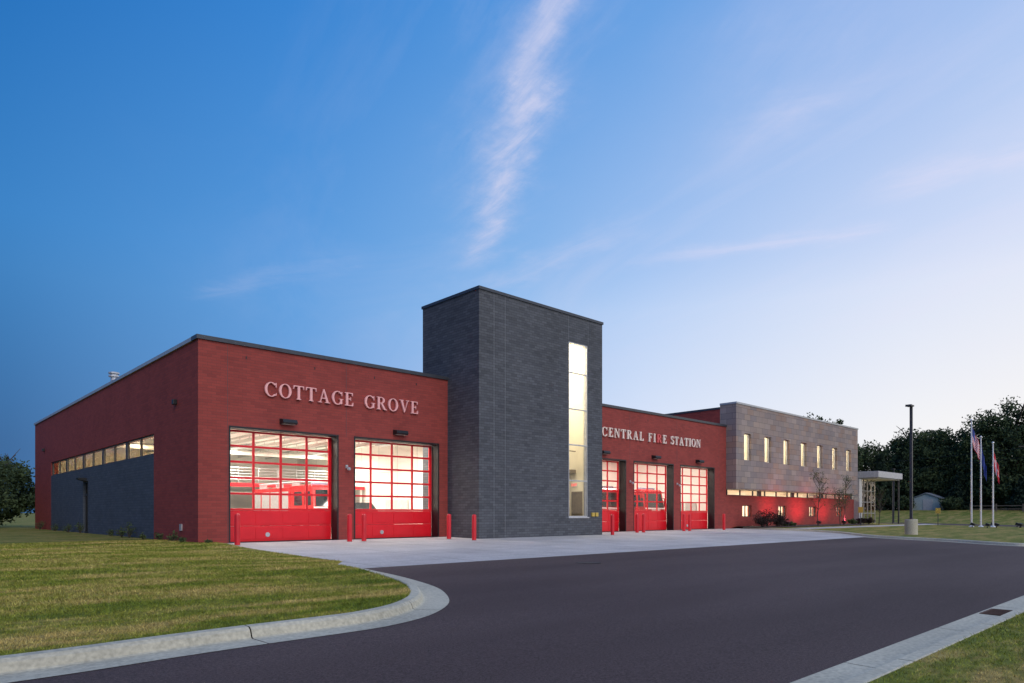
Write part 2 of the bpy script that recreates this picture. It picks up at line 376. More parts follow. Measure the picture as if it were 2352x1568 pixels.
mk('rear_wall',wall('x',9.05,45.2,-.3,7.42,58.8,59.2,[]),RED,FS)
mk('partition_wall',wall('y',27.81,58.8,-.05,6.6,28.3,28.6,[]),WHITE,FS)
mk('end_wall',wall('y',26.3,58.8,-.05,7.42,45.2,45.6,[]),WHITE,FS)
boxes('floor',[(9.051,28.299,26.32,58.79,-.2,-.012),(28.601,45.199,26.32,58.79,-.2,-.012)],FLOORI,FS)
boxes('ceiling',[(9.051,28.299,26.301,58.79,6.3,6.5),(28.601,45.199,26.301,58.79,6.3,6.5)],WHITE,FS)
for x in np.arange(11,45,2.4):
    if abs(x-28.4)<.6: continue
    b=B(); b.box(x-.06,x+.06,26.31,58.7,5.85,6.05); b.box(x-.05,x+.05,26.31,58.7,6.2,6.3)
    for y in np.arange(27,58,1.6): b.box(x-.02,x+.02,y,y+.05,6.05,6.2)
    mk('ceiling_joist',b,STEELW,FS)
for y in (33.5,49): mk('ceiling_duct',B().tube((9.3,y,5.45),(28.1,y,5.45),.16,.16,14),STEELW,FS,smooth=True)
RM=simple('roof_membrane',(.2,.2,.2),.9)
boxes('roof',[(8.9,20.0,26.0,59.0,6.9,7.0),(20.0,45.4,27.9,59.0,6.9,7.0)],RM,FS)
boxes('wall_lining',[(9.051,28.29,26.302,26.34,DT+.02,6.29),(28.61,45.19,26.302,26.34,DT+.02,6.29),(9.051,9.08,26.35,58.7,4.46,6.29),(9.051,9.08,26.35,58.7,-.01,3.55),(9.1,28.29,58.72,58.79,0,6.29),(28.61,45.19,58.72,58.79,0,6.29)],WHITE,FS)
boxes('parapet_coping',[(8.58,19.99,25.73,26.34,7.42,7.57),(28.67,45.58,25.73,26.34,7.42,7.57)],COPD,FS)
boxes('parapet_coping',[(8.58,9.12,26.345,59.27,7.42,7.56),(9.12,45.58,58.76,59.27,7.42,7.56)],COPL,FS,label='pale metal coping along the side wall')
SEAL=simple('joint_sealant',(.12,.07,.07),.8)
for x,z0 in ((9.7,0),(14.63,DT),(34.13,DT),(39.25,DT),(44.6,0)): mk('control_joint',B().box(x-.008,x+.008,25.796,25.80,z0,7.42),SEAL,FS)
for x,z in ((10.4,7.0),(13.2,7.0),(16.0,7.0),(18.2,7.0),(30.5,7.0),(36.0,7.0)): mk('overflow_scupper',B().box(x-.02,x+.02,25.79,25.80,z-.05,z+.05),BLACK,FS)
b=B(); ys_=np.linspace(W0,W1,11)
b.box(8.72,8.82,W0,W1,3.572,3.63); b.box(8.72,8.82,W0,W1,4.38,4.438)
for i,y in enumerate(ys_):
    w=.30 if i%2==0 else .05; y0=max(W0,y-w/2); y1=min(W1,y+w/2); b.box(8.722,8.822,y0,y1,3.63,4.38)
rw=mk('ribbon_window',b,DGREY,FS); b=B(); b.quad((8.77,W1,3.6),(8.77,W0,3.6),(8.77,W0,4.41),(8.77,W1,4.41)); mk('glass',b,GLASSD,rw,recalc=False)
b=B(); b.box(8.75,8.80,42.9,44.1,-.1,.12); 
for y in (42.9,43.45,44.02): b.box(8.75,8.81,y,y+.08,.12,2.86)
b.box(8.75,8.81,42.98,44.02,2.1,2.2); b.box(8.75,8.81,42.98,44.02,2.78,2.86); b.box(8.76,8.80,42.98,43.45,.12,.6)
sd=mk('side_door',b,DGREY,FS); b=B(); b.quad((8.78,44.1,.1),(8.78,42.9,.1),(8.78,42.9,2.85),(8.78,44.1,2.85)); mk('glass',b,GLASSD,sd,recalc=False)
b=B(); b.box(8.70,8.78,42.98,43.03,1.0,1.15); mk('handle',b,CHROME,sd)
b=B(); b.prism([(8.65,3.05),(8.25,3.05),(8.25,2.98),(8.5,2.9),(8.65,2.86)],43.2,43.8); mk('wall_lamp',b,BLACK,FS,label='black wedge lamp above the side door')
for y in (28.2,55.5): mk('wall_lamp',B().box(8.5,8.65,y-.1,y+.1,5.3,5.5),BLACK,FS,bevel=.02)
mk('hose_outlet',B().box(8.60,8.65,27.5,27.7,.45,.7),ALU,FS)
PGREY=simple('port_grey',(.25,.25,.25),.5); LENS=simple('frosted_lens',(.5,.5,.45),.3)
def garage(x0,x1):
    b=B(); yf,yb=YD+.02,YD+.075; W=x1-x0; cols=4; sill=1.26; st=.09
    for i in range(cols+1):
        x=x0+W*i/cols; a=max(x0,x-st/2); c=min(x1,x+st/2)
        if i==0: c=x0+.14
        if i==cols: a=x1-.14
        b.box(a,c,yf-.002,yb,sill,DT-.02)
    rows=5; rh=(DT-.02-sill)/rows
    for j in range(rows+1):
        z=sill+rh*j; z0=z-.042; z1=z+.042
        if j==rows: z0,z1=DT-.10,DT-.02
        b.box(x0,x1,yf,yb-.003,z0,z1)
    for j in range(2):
        z0=.02+j*.60; z1=z0+.592
        b.box(x0,x1,yf+.014,yb,z0,z1)
        for i in range(cols):
            a=x0+W*i/cols+.08; c=x0+W*(i+1)/cols-.08
            b.box(a,c,yf-.004,yf+.013,z0+.07,z1-.07)
    d=mk('garage_door',b,REDP,FS,bevel=.006)
    g=B(); g.quad((x0+.05,YD+.05,sill),(x1-.05,YD+.05,sill),(x1-.05,YD+.05,DT-.05),(x0+.05,YD+.05,DT-.05)); mk('glass',g,GLASS,d,recalc=False)
    r=B(); r.box(x0,x1,yf-.004,yb-.01,-.03,.02); mk('bottom_seal',r,BLACK,d)
    h=B(); cx=x0+W*.375
    h.tube((cx,yf+.005,.27),(cx,yf-.03,.27),.095,.09,20); mk('exhaust_port',h,ALU,d)
    for t in ((x0-.05,x0+.012,YF-.012,YD,-.1,DT),(x1-.012,x1+.05,YF-.012,YD,-.1,DT),(x0-.05,x1+.05,YF-.012,YD,DT-.012,DT+.06)): mk('door_jamb',B().box(*t),BLACK,FS)
    l=B(); cx=(x0+x1)/2; l.prismx([(YF,4.82),(YF-.30,4.78),(YF-.36,4.66),(YF-.30,4.60),(YF,4.60)],cx-.30,cx+.30)
    wl=mk('wall_lamp',l,BLACK,FS,bevel=.01)
    l=B(); l.box(cx-.26,cx+.26,YF-.27,YF-.05,4.592,4.599); mk('lamp_lens',l,LENS,wl)
for a,c in DOORS: garage(a,c)
for x in (14.63,34.13,39.25):
    b=B(); b.box(x-.05,x+.05,YF-.06,YF,3.0,3.14); b.tube((x,YF-.06,3.06),(x,YF-.2,3.0),.035,.035,10); b.lathe((x,YF-.22,2.9),[(.01,0),(.07,.02),(.08,.08),(.05,.13)],12); mk('security_camera',b,ALU,FS,smooth=False)
b=B(); b.tube((9.6,41.6,6.9),(9.6,41.6,8.45),.16,.16,14); b.lathe((9.6,41.6,8.45),[(.16,0),(.26,.0),(.26,.08),(.18,.09),(.18,.16),(.27,.17),(.27,.24),(.05,.3)],14); mk('roof_vent',b,ALU,FS)
b=B(); b.box(38,38.5,40,40.5,7,8.3); b.box(37.9,38.6,39.9,40.6,8.3,8.4); mk('roof_vent',b,ALU,FS)
# --- tower
TX0,TX1,TY0,TY1,TH=20.0,28.66,23.5,27.8,11.22
tw=[(25.99,27.48,.92,9.89)]
mk('tower_wall',wall('x',TX0,TX1,-.3,TH,TY0,TY0+.35,tw),DARK,FS)
for t in ((TX0,TX0+.35,TY0+.35,TY1-.35,-.3,TH),(TX1-.35,TX1,TY0+.35,TY1-.35,-.3,TH),(TX0,TX1,TY1-.35,TY1,-.3,TH)): mk('tower_wall',B().box(*t),DARK,FS)
b=B(); b.box(TX0-.05,TX1+.05,TY0-.05,TY1+.05,TH,TH+.13); mk('tower_coping',b,COPD,FS)
boxes('stairwell_wall',[(24.2,24.3,TY0+.36,TY1-.36,0,11.1),(28.25,28.30,TY0+.36,TY1-.36,0,11.1),(24.3,28.25,TY1-.45,TY1-.36,0,11.1),(24.3,28.25,TY0+.36,TY1-.45,11.05,11.15),(24.3,25.9,TY0+.352,TY0+.37,0,11.05),(27.56,28.25,TY0+.352,TY0+.37,0,11.05)],CREAM,FS)
STP=simple('stair_paint',(.22,.18,.14),.6)
b=B(); b.box(24.31,28.24,25.0,27.3,3.3,3.5); b.box(24.31,28.24,TY0+.4,27.3,-.1,.0)
for i in range(10): b.box(25.0+i*.28,25.3+i*.28,26.3,27.2,.18+i*.33,.36+i*.33)
b.tube((25,26.2,1.2),(27.8,26.2,4.4),.03,.03,6); b.tube((24.4,25.0,4.5),(28.2,25.0,4.5),.03,.03,6)
mk('stair',b,STP,FS)
b=B(); b.box(28.2,28.245,24.2,24.3,0,2.3); b.box(28.2,28.245,25.2,25.3,0,2.3); b.box(28.2,28.245,24.3,25.2,2.2,2.3); b.box(28.22,28.245,24.3,25.2,0,2.2); mk('stair_door',b,STP,FS)
b=B(); f=.06
zs=[.92,2.79,4.63,6.47,8.33,9.89]
b.box(25.99,26.05,23.52,23.62,.92,9.89); b.box(27.42,27.48,23.52,23.62,.92,9.89); b.box(27.28,27.32,23.52,23.62,.92,9.89)
for i,z in enumerate(zs):
    z0=z if i==0 else z-f/2; z1=z if i==5 else z+f/2
    if i==0: z1=z+.06
    if i==5: z0=z-.06
    b.box(26.05,27.42,23.522,23.618,z0,z1)
tw_=mk('tower_window',b,ALU,FS); g=B(); g.quad((26,23.57,.93),(27.47,23.57,.93),(27.47,23.57,9.88),(26,23.57,9.88)); mk('glass',g,GLASS,tw_,recalc=False)
b=B(); b.box(26.0,27.47,23.63,23.848,9.872,9.888); b.box(27.462,27.478,23.63,23.848,.94,9.87); b.box(25.992,26.008,23.63,23.848,.94,9.87); mk('window_reveal',b,CREAM,tw_)
b=B(); b.box(25.94,27.53,23.44,23.515,.86,.918); mk('window_sill',b,ALU,tw_)
SEALG=simple('joint_sealant_grey',(.22,.23,.25),.8)
for x in (20.9,21.6,26.0-.02,27.5): mk('control_joint',B().box(x-.006,x+.006,23.497,23.50,9.95 if x>25 else 0,TH),SEALG,FS)
boxes('key_box',[(27.75,27.95,23.42,23.5,.95,1.15),(28.05,28.25,23.42,23.5,.95,1.15)],YEL,FS)
b=B(); b.box(28.21,28.24,24.9,25.3,2.55,2.78); es=mk('exit_sign',b,simple('sign_white',(.8,.8,.78),.5),FS)
cu=bpy.data.curves.new('tmp','FONT'); cu.body='EXIT'; cu.size=.2; cu.extrude=.004; cu.align_x='CENTER'; cu.align_y='CENTER'
to=bpy.data.objects.new('tmp',cu); COL.objects.link(to); bpy.context.view_layer.update()
me=bpy.data.meshes.new_from_object(to.evaluated_get(bpy.context.evaluated_depsgraph_get())); bpy.data.objects.remove(to)
me.materials.clear(); me.materials.append(emis('exit_red',(.9,.03,.02),1.2)); to=bpy.data.objects.new('exit_lettering',me); COL.objects.link(to); to.parent=es
to.rotation_euler=(math.radians(90),0,math.radians(-90)); to.location=Vector((28.203,25.1,2.66))-wloc(es)
# --- stone office wing
SY=25.0; SX0,SX1=45.6,68.4; ST=9.05
up=[(46.75+3.157*i,47.82+3.157*i,5.02,7.0) for i in range(7)]
mk('stone_wall',wall('x',SX0,SX1,2.88,ST,SY,SY+.35,up),STONE,FS)
boxes('stone_wall',[(SX0,SX0+.3,SY+.35,26.29,2.88,ST),(SX1-.3,SX1,SY+.35,40,2.88,ST)],STONE,FS)
b=B(); b.box(SX0+.3,SX1-.3,SY+.35,YF-.001,2.88,3.0); mk('soffit',b,DGREY,FS)
boxes('upper_side_wall',[(SX0+.004,SX0+.3,26.29,31.2,7.4,8.78),(SX0+.004,SX1,31.2,31.5,7.4,8.78)],RED,FS)
b=B(); b.box(SX0-.04,SX0+.36,26.3,31.55,8.78,8.92); mk('parapet_coping',b,COPD,FS)
boxes('parapet_coping',[(SX0-.05,SX1+.05,SY-.05,SY+.42,ST,ST+.13),(SX0-.05,SX0+.36,SY+.42,26.29,ST,ST+.13),(SX1-.36,SX1+.05,SY+.42,40,ST,ST+.13)],COPL,FS,label='pale metal coping above the stone wall')
b=B(); b.box(SX0+.3,SX1-.3,26,40,8.5,8.6); mk('roof',b,RM,FS)
lowops=[(47.98,49.42,.84,1.72),(53.85,55.27,.84,1.72),(59.6,61.04,.84,1.72),(65.4,66.9,.84,1.72)]
mk('office_wall',wall('x',SX0,69.6,-.3,2.45,YF+.0,YF+.35,lowops),RED,FS)
boxes('office_wall',[(69.25,69.6,YF+.35,40,-.3,3.0),(SX0+.02,69.3,39.6,40,-.3,8.5)],RED,FS)
b=B(); b.box(SX0+.32,69.58,YF+.08,YF+.18,2.452,2.49); b.box(SX0+.32,69.58,YF+.08,YF+.18,2.84,2.878)
rx=np.linspace(SX0+.3,69.3,13)
for i,x in enumerate(rx): b.box(x-.04,x+.04,YF+.082,YF+.178,2.49,2.84)
for x in (50.6,56.4,62.2): b.box(x,x+.5,YF+.08,YF+.2,2.49,2.84)
r2=mk('ribbon_window',b,DGREY,FS); g=B(); g.quad((SX0+.3,YF+.13,2.46),(69.5,YF+.13,2.46),(69.5,YF+.13,2.87),(SX0+.3,YF+.13,2.87)); mk('glass',g,GLASS,r2,recalc=False)
boxes('office_interior_wall',[(46,69.2,29.5,29.6,0,8.4),(46,69.2,26.2,29.5,3.05,3.15),(46,68.1,25.4,29.5,8.2,8.3),(46,69.2,26.16,29.5,-.05,0),(45.92,46,25.4,29.5,3.1,8.3),(68.0,68.09,25.4,29.5,3.1,8.3)]+[(49.35+3.157*i-.05,49.35+3.157*i+.05,25.4,29.5,3.15,8.2) for i in range(6)],CREAM,FS)
def win(x0,x1,z0,z1,y):
    b=B(); f=.05; b.box(x0,x0+f,y,y+.08,z0,z1); b.box(x1-f,x1,y,y+.08,z0,z1); b.box(x0+f,x1-f,y+.001,y+.079,z0,z0+f); b.box(x0+f,x1-f,y+.001,y+.079,z1-f,z1)
    if z1-z0<1: b.box((x0+x1)/2-.025,(x0+x1)/2+.025,y+.002,y+.078,z0+f,z1-f)
    w=mk('window',b,ALU if z0>3 else DGREY,FS); g=B(); g.quad((x0,y+.04,z0),(x1,y+.04,z0),(x1,y+.04,z1),(x0,y+.04,z1)); mk('glass',g,GLASS,w,recalc=False)
    s=B(); s.box(x0-.03,x1+.03,y-.14 if z0>3 else y-.12,y-.0,z0-.05,z0-.002) ; mk('sill',s,ALU,w)
for o in up: win(*o[:2],o[2],o[3],SY+.2)
for o in lowops: win(*o[:2],o[2],o[3],YF+.14)
# entrance
b=B(); b.box(70.0,76.7,23.7,30,4.56,5.16); mk('entrance_canopy',b,WHMET,FS,bevel=.02)
b=B(); b.box(70.2,76.5,23.9,29.9,4.46,4.558); mk('canopy_soffit',b,simple('soffit_cream',(.6,.56,.48),.6),FS)
boxes('entrance_pier',[(69.62,70.35,25.3,26.0,-.3,4.458)],WHMET,FS)
boxes('entrance_rear_wall',[(70.35,76.4,29.0,29.3,-.3,4.458)],CREAM,FS)
b=B(); b.tube((76.0,24.4,-.3),(76.0,24.4,4.46),.05,.05,14); mk('canopy_post',b,DGREY,FS)
b=B()
for x in (70.4,71.4,72.4,73.4,74.4): b.box(x-.035,x+.035,25.5,25.6,-.2,4.45)
for y in (26.6,27.6,28.6): b.box(74.36,74.44,y-.035,y+.035,-.2,4.45)
for z in (0,1.1,2.2,3.3,4.2): b.box(70.36,74.4,25.505,25.595,z,z+.07)
en=mk('entrance_glazing',b,PGREY,FS); g=B(); g.quad((70.36,25.55,0),(74.4,25.55,0),(74.4,25.55,4.3),(70.36,25.55,4.3)); g.quad((74.4,25.55,0),(74.4,29,0),(74.4,29,4.3),(74.4,25.55,4.3)); mk('glass',g,GLASS,en,recalc=False)
# ------------------------------------------------------------------ lettering
def serif_glyph(ch):
    P=[]; R=lambda x0,y0,x1,y1:P.append([(x0,y0),(x1,y0),(x1,y1),(x0,y1)])
    T=.18; t=.065; s=.05
    def arc(cx,cy,rx,ry,a0,a1,tx,ty,n=18):
        for i in range(n):
            p=math.radians(a0+(a1-a0)*i/n); q=math.radians(a0+(a1-a0)*(i+1)/n)
            P.append([(cx+rx*math.cos(p),cy+ry*math.sin(p)),(cx+rx*math.cos(q),cy+ry*math.sin(q)),(cx+(rx-tx)*math.cos(q),cy+(ry-ty)*math.sin(q)),(cx+(rx-tx)*math.cos(p),cy+(ry-ty)*math.sin(p))])
    def stem(x,w=T,top=True,bot=True,o=.08):
        R(x,0,x+w,1)
        if top: R(x-o,1-s,x+w+o,1); P.append([(x-.03,1-s),(x,1-s-.05),(x+w,1-s-.05),(x+w+.03,1-s)])
        if bot: R(x-o,0,x+w+o,s); P.append([(x-.03,s),(x+w+.03,s),(x+w,s+.05),(x,s+.05)])
    if ch=='I': stem(.09); return P,.36
    if ch=='T':
        stem(.32,top=False); R(0,1-t,.81,1); P.append([(0,1-t),(0,.74),(.03,.74),(.09,1-t)]); P.append([(.81,1-t),(.72,1-t),(.78,.74),(.81,.74)]); return P,.81
    if ch in 'EFL':
        stem(.09,bot=ch=='F',top=ch=='L')
        if ch!='L': R(0,1-t,.66,1); P.append([(.66,1-t),(.57,1-t),(.63,.76),(.66,.76)]); R(.26,.49,.5,.49+t); P.append([(.5,.38),(.5,.66),(.475,.66),(.44,.55),(.44,.49),(.475,.38)])
        if ch!='F': R(0,0,.7,t); P.append([(.7,t),(.7,.27),(.67,.27),(.58,t)])
        return P,.70
    if ch=='A':
        P.append([(.13,0),(.19,0),(.47,.93),(.43,1)]); P.append([(.40,1),(.50,1),(.86,0),(.67,0)]); R(.24,.30,.70,.30+t)
        R(0,0,.3,s); R(.56,0,.97,s); return P,.97
    if ch=='V':
        P.append([(.10,1),(.29,1),(.53,.12),(.47,0),(.44,0)]); P.append([(.47,0),(.53,.12),(.83,1),(.77,1)]); R(0,1-s,.38,1); R(.64,1-s,.94,1); return P,.94
    if ch=='N':
        R(.12,0,.18,1); R(.78,0,.84,1); P.append([(.09,1),(.30,1),(.84,.06),(.84,0),(.76,0)]); R(0,1-s,.3,1); R(0,0,.3,s); R(.66,1-s,.96,1); return P,.96
    if ch=='R':
        stem(.09,top=False); R(0,1-s,.4,1); arc(.40,.75,.32,.25,-90,90,.16,.055); R(.26,.5,.41,.555); R(.26,.945,.41,1)
        P.append([(.34,.5),(.52,.5),(.84,.0),(.64,0)]); R(.64,0,.92,s); return P,.90
    if ch=='O': arc(.46,.5,.46,.515,0,360,.17,.05,32); return P,.92
    if ch in 'CG':
        arc(.46,.5,.46,.515,42,318,.17,.055,28); P.append([(.80,.66),(.84,.66),(.84,.99),(.80,.99),(.76,.86)])
        if ch=='C': P.append([(.77,.12),(.82,.08),(.86,.28),(.83,.28)]); return P,.88
        R(.68,.06,.84,.44); R(.58,.40,.93,.44); return P,.93
    if ch=='S':
        arc(.33,.74,.28,.275,35,250,.13,.08,16); arc(.33,.27,.30,.285,-145,70,.14,.08,16); P.append([(.14,.63),(.24,.50),(.53,.36),(.46,.52)])
        P.append([(.52,.72),(.56,.72),(.56,.99),(.53,.99),(.49,.86)]); P.append([(.03,0.01),(.06,.01),(.10,.13),(.07,.3),(.03,.3)]); return P,.63
def word(txt,x0,x1,z0,cap,y,mat,par,special={}):
    gl=[serif_glyph(c) for c in txt]; W=sum(g[1] for g in gl)*cap; gap=((x1-x0)-W)/(len(txt)-1); sx=1
    if gap<.05: sx=((x1-x0)-.05*(len(txt)-1))/W; gap=.05
    x=x0
    for i,(P,w) in enumerate(gl):
        b=B()
        for k,p in enumerate(P):
            d=.0009*(k%9); b.prism([(x+q[0]*cap*sx,z0+q[1]*cap) for q in p],y-.11-d,y-.03)
        mk('letter',b,special.get(i,mat),par); x+=w*cap*sx+gap
S1=empty('sign_lettering',Vector((2.4,-.1,5.63)),label='raised serif letters reading COTTAGE GROVE'); S1.parent=FS
word('COTTAGE',11.08,14.9,5.63,.55,YF,PINKL,S1); word('GROVE',15.46,18.22,5.63,.55,YF,PINKL,S1)
S2=empty('sign_lettering',Vector((22.5,-.1,5.66)),label='raised pale serif letters reading CENTRAL FIRE STATION'); S2.parent=FS
word('CENTRAL',31.35,35.4,5.66,.54,YF,CREAML,S2); word('FIRE',35.95,37.9,5.66,.54,YF,CREAML,S2,{2:REDL}); word('STATION',38.42,42.0,5.66,.54,YF,CREAML,S2)

# ------------------------------------------------------------------ interior lamps
def area(name,loc,sx,sy,p,col=(1,.94,.85),rot=(0,0,0),parent=None):
    l=bpy.data.lights.new(name,'AREA'); l.shape='RECTANGLE'; l.size=sx; l.size_y=sy; l.energy=p; l.color=col
    o=bpy.data.objects.new(name,l); COL.objects.link(o); o.location=loc; o.rotation_euler=rot
    if parent: o.parent=parent; o.location=Vector(loc)-wloc(parent)
    return o
for x in (12.5,18.6,25.0,32.5,40.5):
    for y,e in ((30,620),(38,620),(47,620)):
        if x>28 and y>45: continue
        if x>28: e*=.9
        mk('ceiling_lamp',B().box(x-.32,x+.32,y-1.7,y+1.7,5.62,5.76),ALU,FS)
        area('bay_lamp',(x,y,5.6),.6,3.3,e,parent=FS)
area('stair_lamp',(26.3,25.4,10.98),3.2,2.8,380,(1,.93,.80),parent=FS)
area('stair_lamp',(27.0,24.9,3.2),1.2,.6,12,(1,.90,.74),parent=FS)
for i in range(7): area('office_lamp',(47.5+3.157*i,27.2,8.1),1.0,1.2,150,(1,.93,.78),parent=FS)
for i in range(4): area('office_lamp',(49+5.6*i,27.6,2.98),2.0,1.2,170,(1,.94,.80),parent=FS)
area('entrance_lamp',(72.4,27.4,4.42),3,2,130,(1,.84,.60),parent=FS)
area('canopy_lamp',(73,24.5,4.44),4,.3,22,(1,.88,.70),parent=FS)

# mezzanine inside
b=B(); b.box(17,28.2,47,58,3.0,3.2)
for x in (17.3,21,24.6,28): b.box(x-.08,x+.08,47.1,47.3,0,3.0)
mz=mk('mezzanine',b,WHITE,FS); b=B(); b.box(17,28.2,46.9,47,2.95,3.2); mk('mezzanine_beam',b,REDP,mz)
b=B()
for z in (3.45,3.65,3.85,4.05,4.25): b.tube((17,46.95,z),(28.2,46.95,z),.02,.02,6)
for x in np.arange(17,28.3,1.4): b.tube((x,46.95,3.25),(x,46.95,4.25),.025,.025,6)
mk('mezzanine_rail',b,ALU,mz)
b=B()
for i in range(14): b.box(13.0+i*.28,13.3+i*.28,47.0,48.0,.1+i*.21,.15+i*.21)
for y in (47.0,48.0):
    b.prism([(12.9,0),(13.15,0),(17,2.9),(17,3.2)],y-.03,y+.03); b.tube((12.9,y,1.0),(17,y,4.2),.03,.03,6)
mk('mezzanine_stair',b,REDP,mz)
for (x,y) in ((27.7,31),(27.7,34),(27.7,41)):
    b=B(); b.box(x,x+.5,y,y+2.2,0,2.1); 
    for k in range(3): b.box(x-.02,x,y+.05+k*.72,y+.7+k*.72,.1,2.0)
    mk('storage_locker',b,simple('locker_paint',(.5,.10,.09) if y<33 else (.6,.6,.57),.5),FS)
LN=simple('wall_joint_grey',(.6,.58,.54),.7)
for y in np.arange(30,58,2.5): mk('wall_panel_joint',B().box(28.285,28.299,y-.02,y+.02,0,6.25),LN,FS)
for z in (2.1,4.2): mk('wall_panel_joint',B().box(28.283,28.2985,27.9,58.6,z-.02,z+.02),LN,FS)
RG=simple('rack_grey',(.45,.43,.40),.5)
for y in np.arange(28,46,1.1): mk('gear_rack',B().box(45.1,45.19,y,y+.9,.1,1.9),RG,FS)

# ------------------------------------------------------------------ vehicles
TP=simple('fire_truck_red',(.50,.012,.015),.25,0,.04,2)
def fire_engine(loc,label):
    E=empty('fire_engine',loc,label=label,cat='fire truck',group='fire trucks parked in the bays'); o=loc
    def A(b): b.v=[(v[0]+o[0],v[1]+o[1],v[2]+o[2]) for v in b.v]; return b
    b=B(); b.prismx([(0.15,.5),(0.0,.9),(0.05,1.5),(.3,2.75),(.45,2.85),(3.2,2.85),(3.2,.5),(2.1,.5),(2.0,.95),(1.75,1.15),(1.35,1.15),(1.1,.95),(1.0,.5)],-1.22,1.22); mk('cab',A(b),TP,E,bevel=.04)
    b=B(); b.box(-1.24,1.24,3.25,9.0,.6,2.75); mk('body',A(b),TP,E,bevel=.03)
    b=B(); b.quad((-1.08,-.0,1.55),(1.08,-.0,1.55),(1.0,.235,2.55),(-1.0,.235,2.55)); mk('windscreen',A(b),VGL,E,recalc=False)
    for s in(-1,1):
        for y0,y1 in ((.4,1.2),(1.5,2.6)): b=B(); b.quad((s*1.226,y0,1.6),(s*1.226,y1,1.6),(s*1.226,y1,2.45),(s*1.226,y0+.1,2.45)); mk('side_window',A(b),VGL,E,recalc=False)
        b=B(); b.box(s*1.0-.17,s*1.0+.17,-.06,.04,.95,1.2); mk('headlight',A(b),emis('headlight_lens',(.8,.8,.75),.2),E)
        for y in (1.55,7.2):
            b=B(); b.tube((s*1.0,y,.52),(s*1.24,y,.52),.52,.52,24); w=mk('wheel',A(b),TYRE,E); b=B(); b.tube((s*1.235,y,.52),(s*1.26,y,.52),.28,.25,16); mk('rim',A(b),CHROME,w)
        b=B(); b.box(s*1.45-.09,s*1.45+.09,.1,.2,1.6,2.2); b.tube((s*1.2,.3,2.25),(s*1.45,.15,2.2),.02,.02,6); mk('mirror',A(b),BLACK,E)
        for k in range(4): b=B(); b.box(s*1.245-.006,s*1.245+.006,3.4+k*1.4,4.6+k*1.4,1.0,2.5); mk('locker_shutter',A(b),ALU,E)
    b=B(); b.box(-.55,.55,-.06,.03,.85,1.4); mk('grille',A(b),CHROME,E)
    b=B(); b.box(-1.25,1.25,-.45,.05,.45,.8); mk('bumper',A(b),CHROME,E,bevel=.03)
    b=B(); b.box(-1.23,1.23,-.012,.0,1.42,1.52); mk('stripe',A(b),simple('white_stripe',(.8,.8,.8),.4),E)
    b=B(); b.box(-.9,.9,.7,1.0,2.86,3.0); mk('light_bar',A(b),simple('lightbar_grey',(.25,.28,.4),.2),E,bevel=.02)
    b=B()
    for x in (-.8,-.4): b.tube((x,2.5,3.1),(x,9,3.1),.04,.04,6)
    for y in np.arange(2.7,9,.35): b.tube((-.8,y,3.1),(-.4,y,3.1),.02,.02,6)
    for y in (3.6,6,8.6): b.box(-.85,-.35,y,y+.08,2.75,3.07)
    mk('ladder',A(b),ALU,E)
    return E
e1=fire_engine((20.6,38.0,0),'red fire engine with chrome bumper parked inside the bay')
for L in ((36.9,29.3,0),(41.8,29.3,0)): dup(e1,L)
def pickup(loc):
    E=empty('pickup_truck',loc,label='black pickup truck parked behind the glazed bay door',cat='pickup truck'); o=loc
    PB=simple('black_car_paint',(.012,.012,.014),.15)
    def A(b): b.v=[(v[0]+o[0],v[1]+o[1],v[2]+o[2]) for v in b.v]; return b
    b=B(); b.prismx([(0,.45),(0,1.05),(.15,1.15),(1.5,1.22),(5.6,1.22),(5.6,.5),(4.9,.5),(4.8,.8),(4.4,.95),(4.0,.8),(3.9,.45),(1.5,.45),(1.4,.8),(1.0,.95),(.6,.8),(.5,.45)],-.98,.98); mk('body',A(b),PB,E,bevel=.04)
    b=B(); b.prismx([(1.4,1.22),(2.1,1.72),(3.6,1.75),(3.9,1.22)],-.85,.85); mk('cabin',A(b),PB,E,bevel=.03)
    b=B(); b.quad((-.78,1.46,1.28),(.78,1.46,1.28),(.72,2.02,1.68),(-.72,2.02,1.68)); mk('windscreen',A(b),VGL,E,recalc=False)
    b=B(); b.box(-.6,.6,-.03,.0,.7,1.0); mk('grille',A(b),CHROME,E)
    for s in(-1,1):
        b=B(); b.box(s*.8-.14,s*.8+.14,-.03,.02,.8,1.0); mk('headlight',A(b),simple('lamp_clear',(.7,.7,.7),.1),E)
        for y in (1.0,4.4): b=B(); b.tube((s*.75,y,.4),(s*.99,y,.4),.4,.4,20); mk('wheel',A(b),TYRE,E)
pickup((20.0,31.8,0))

# ------------------------------------------------------------------ bollards
def bollard():
    E=empty('bollard',(9.44,24.2,base(0,24.2)),label='red painted steel bollard on the concrete apron',cat='bollard',group='red bollards along the concrete apron')
    b=B(); b.lathe(tuple(E.location),[(.095,-.05),(.095,1.03),(.09,1.07),(.07,1.10),(.03,1.115)],20); o=mk('post',b,REDB,E,smooth=True)
    b=B(); b.lathe(tuple(E.location),[(.13,-.02),(.13,.012),(.098,.018)],20); mk('base_collar',b,simple('collar_concrete',(.3,.29,.28),.8),E)
    return E
b0=bollard()
for x,y in ((13.87,24.2),(14.52,24.2),(18.6,23.9),(18.87,22.5),(28.78,22.9),(32.7,24.2),(33.33,24.2),(37.6,24.2),(38.26,24.2),(42.5,24.2)): dup(b0,(x,y,base(x,y)))

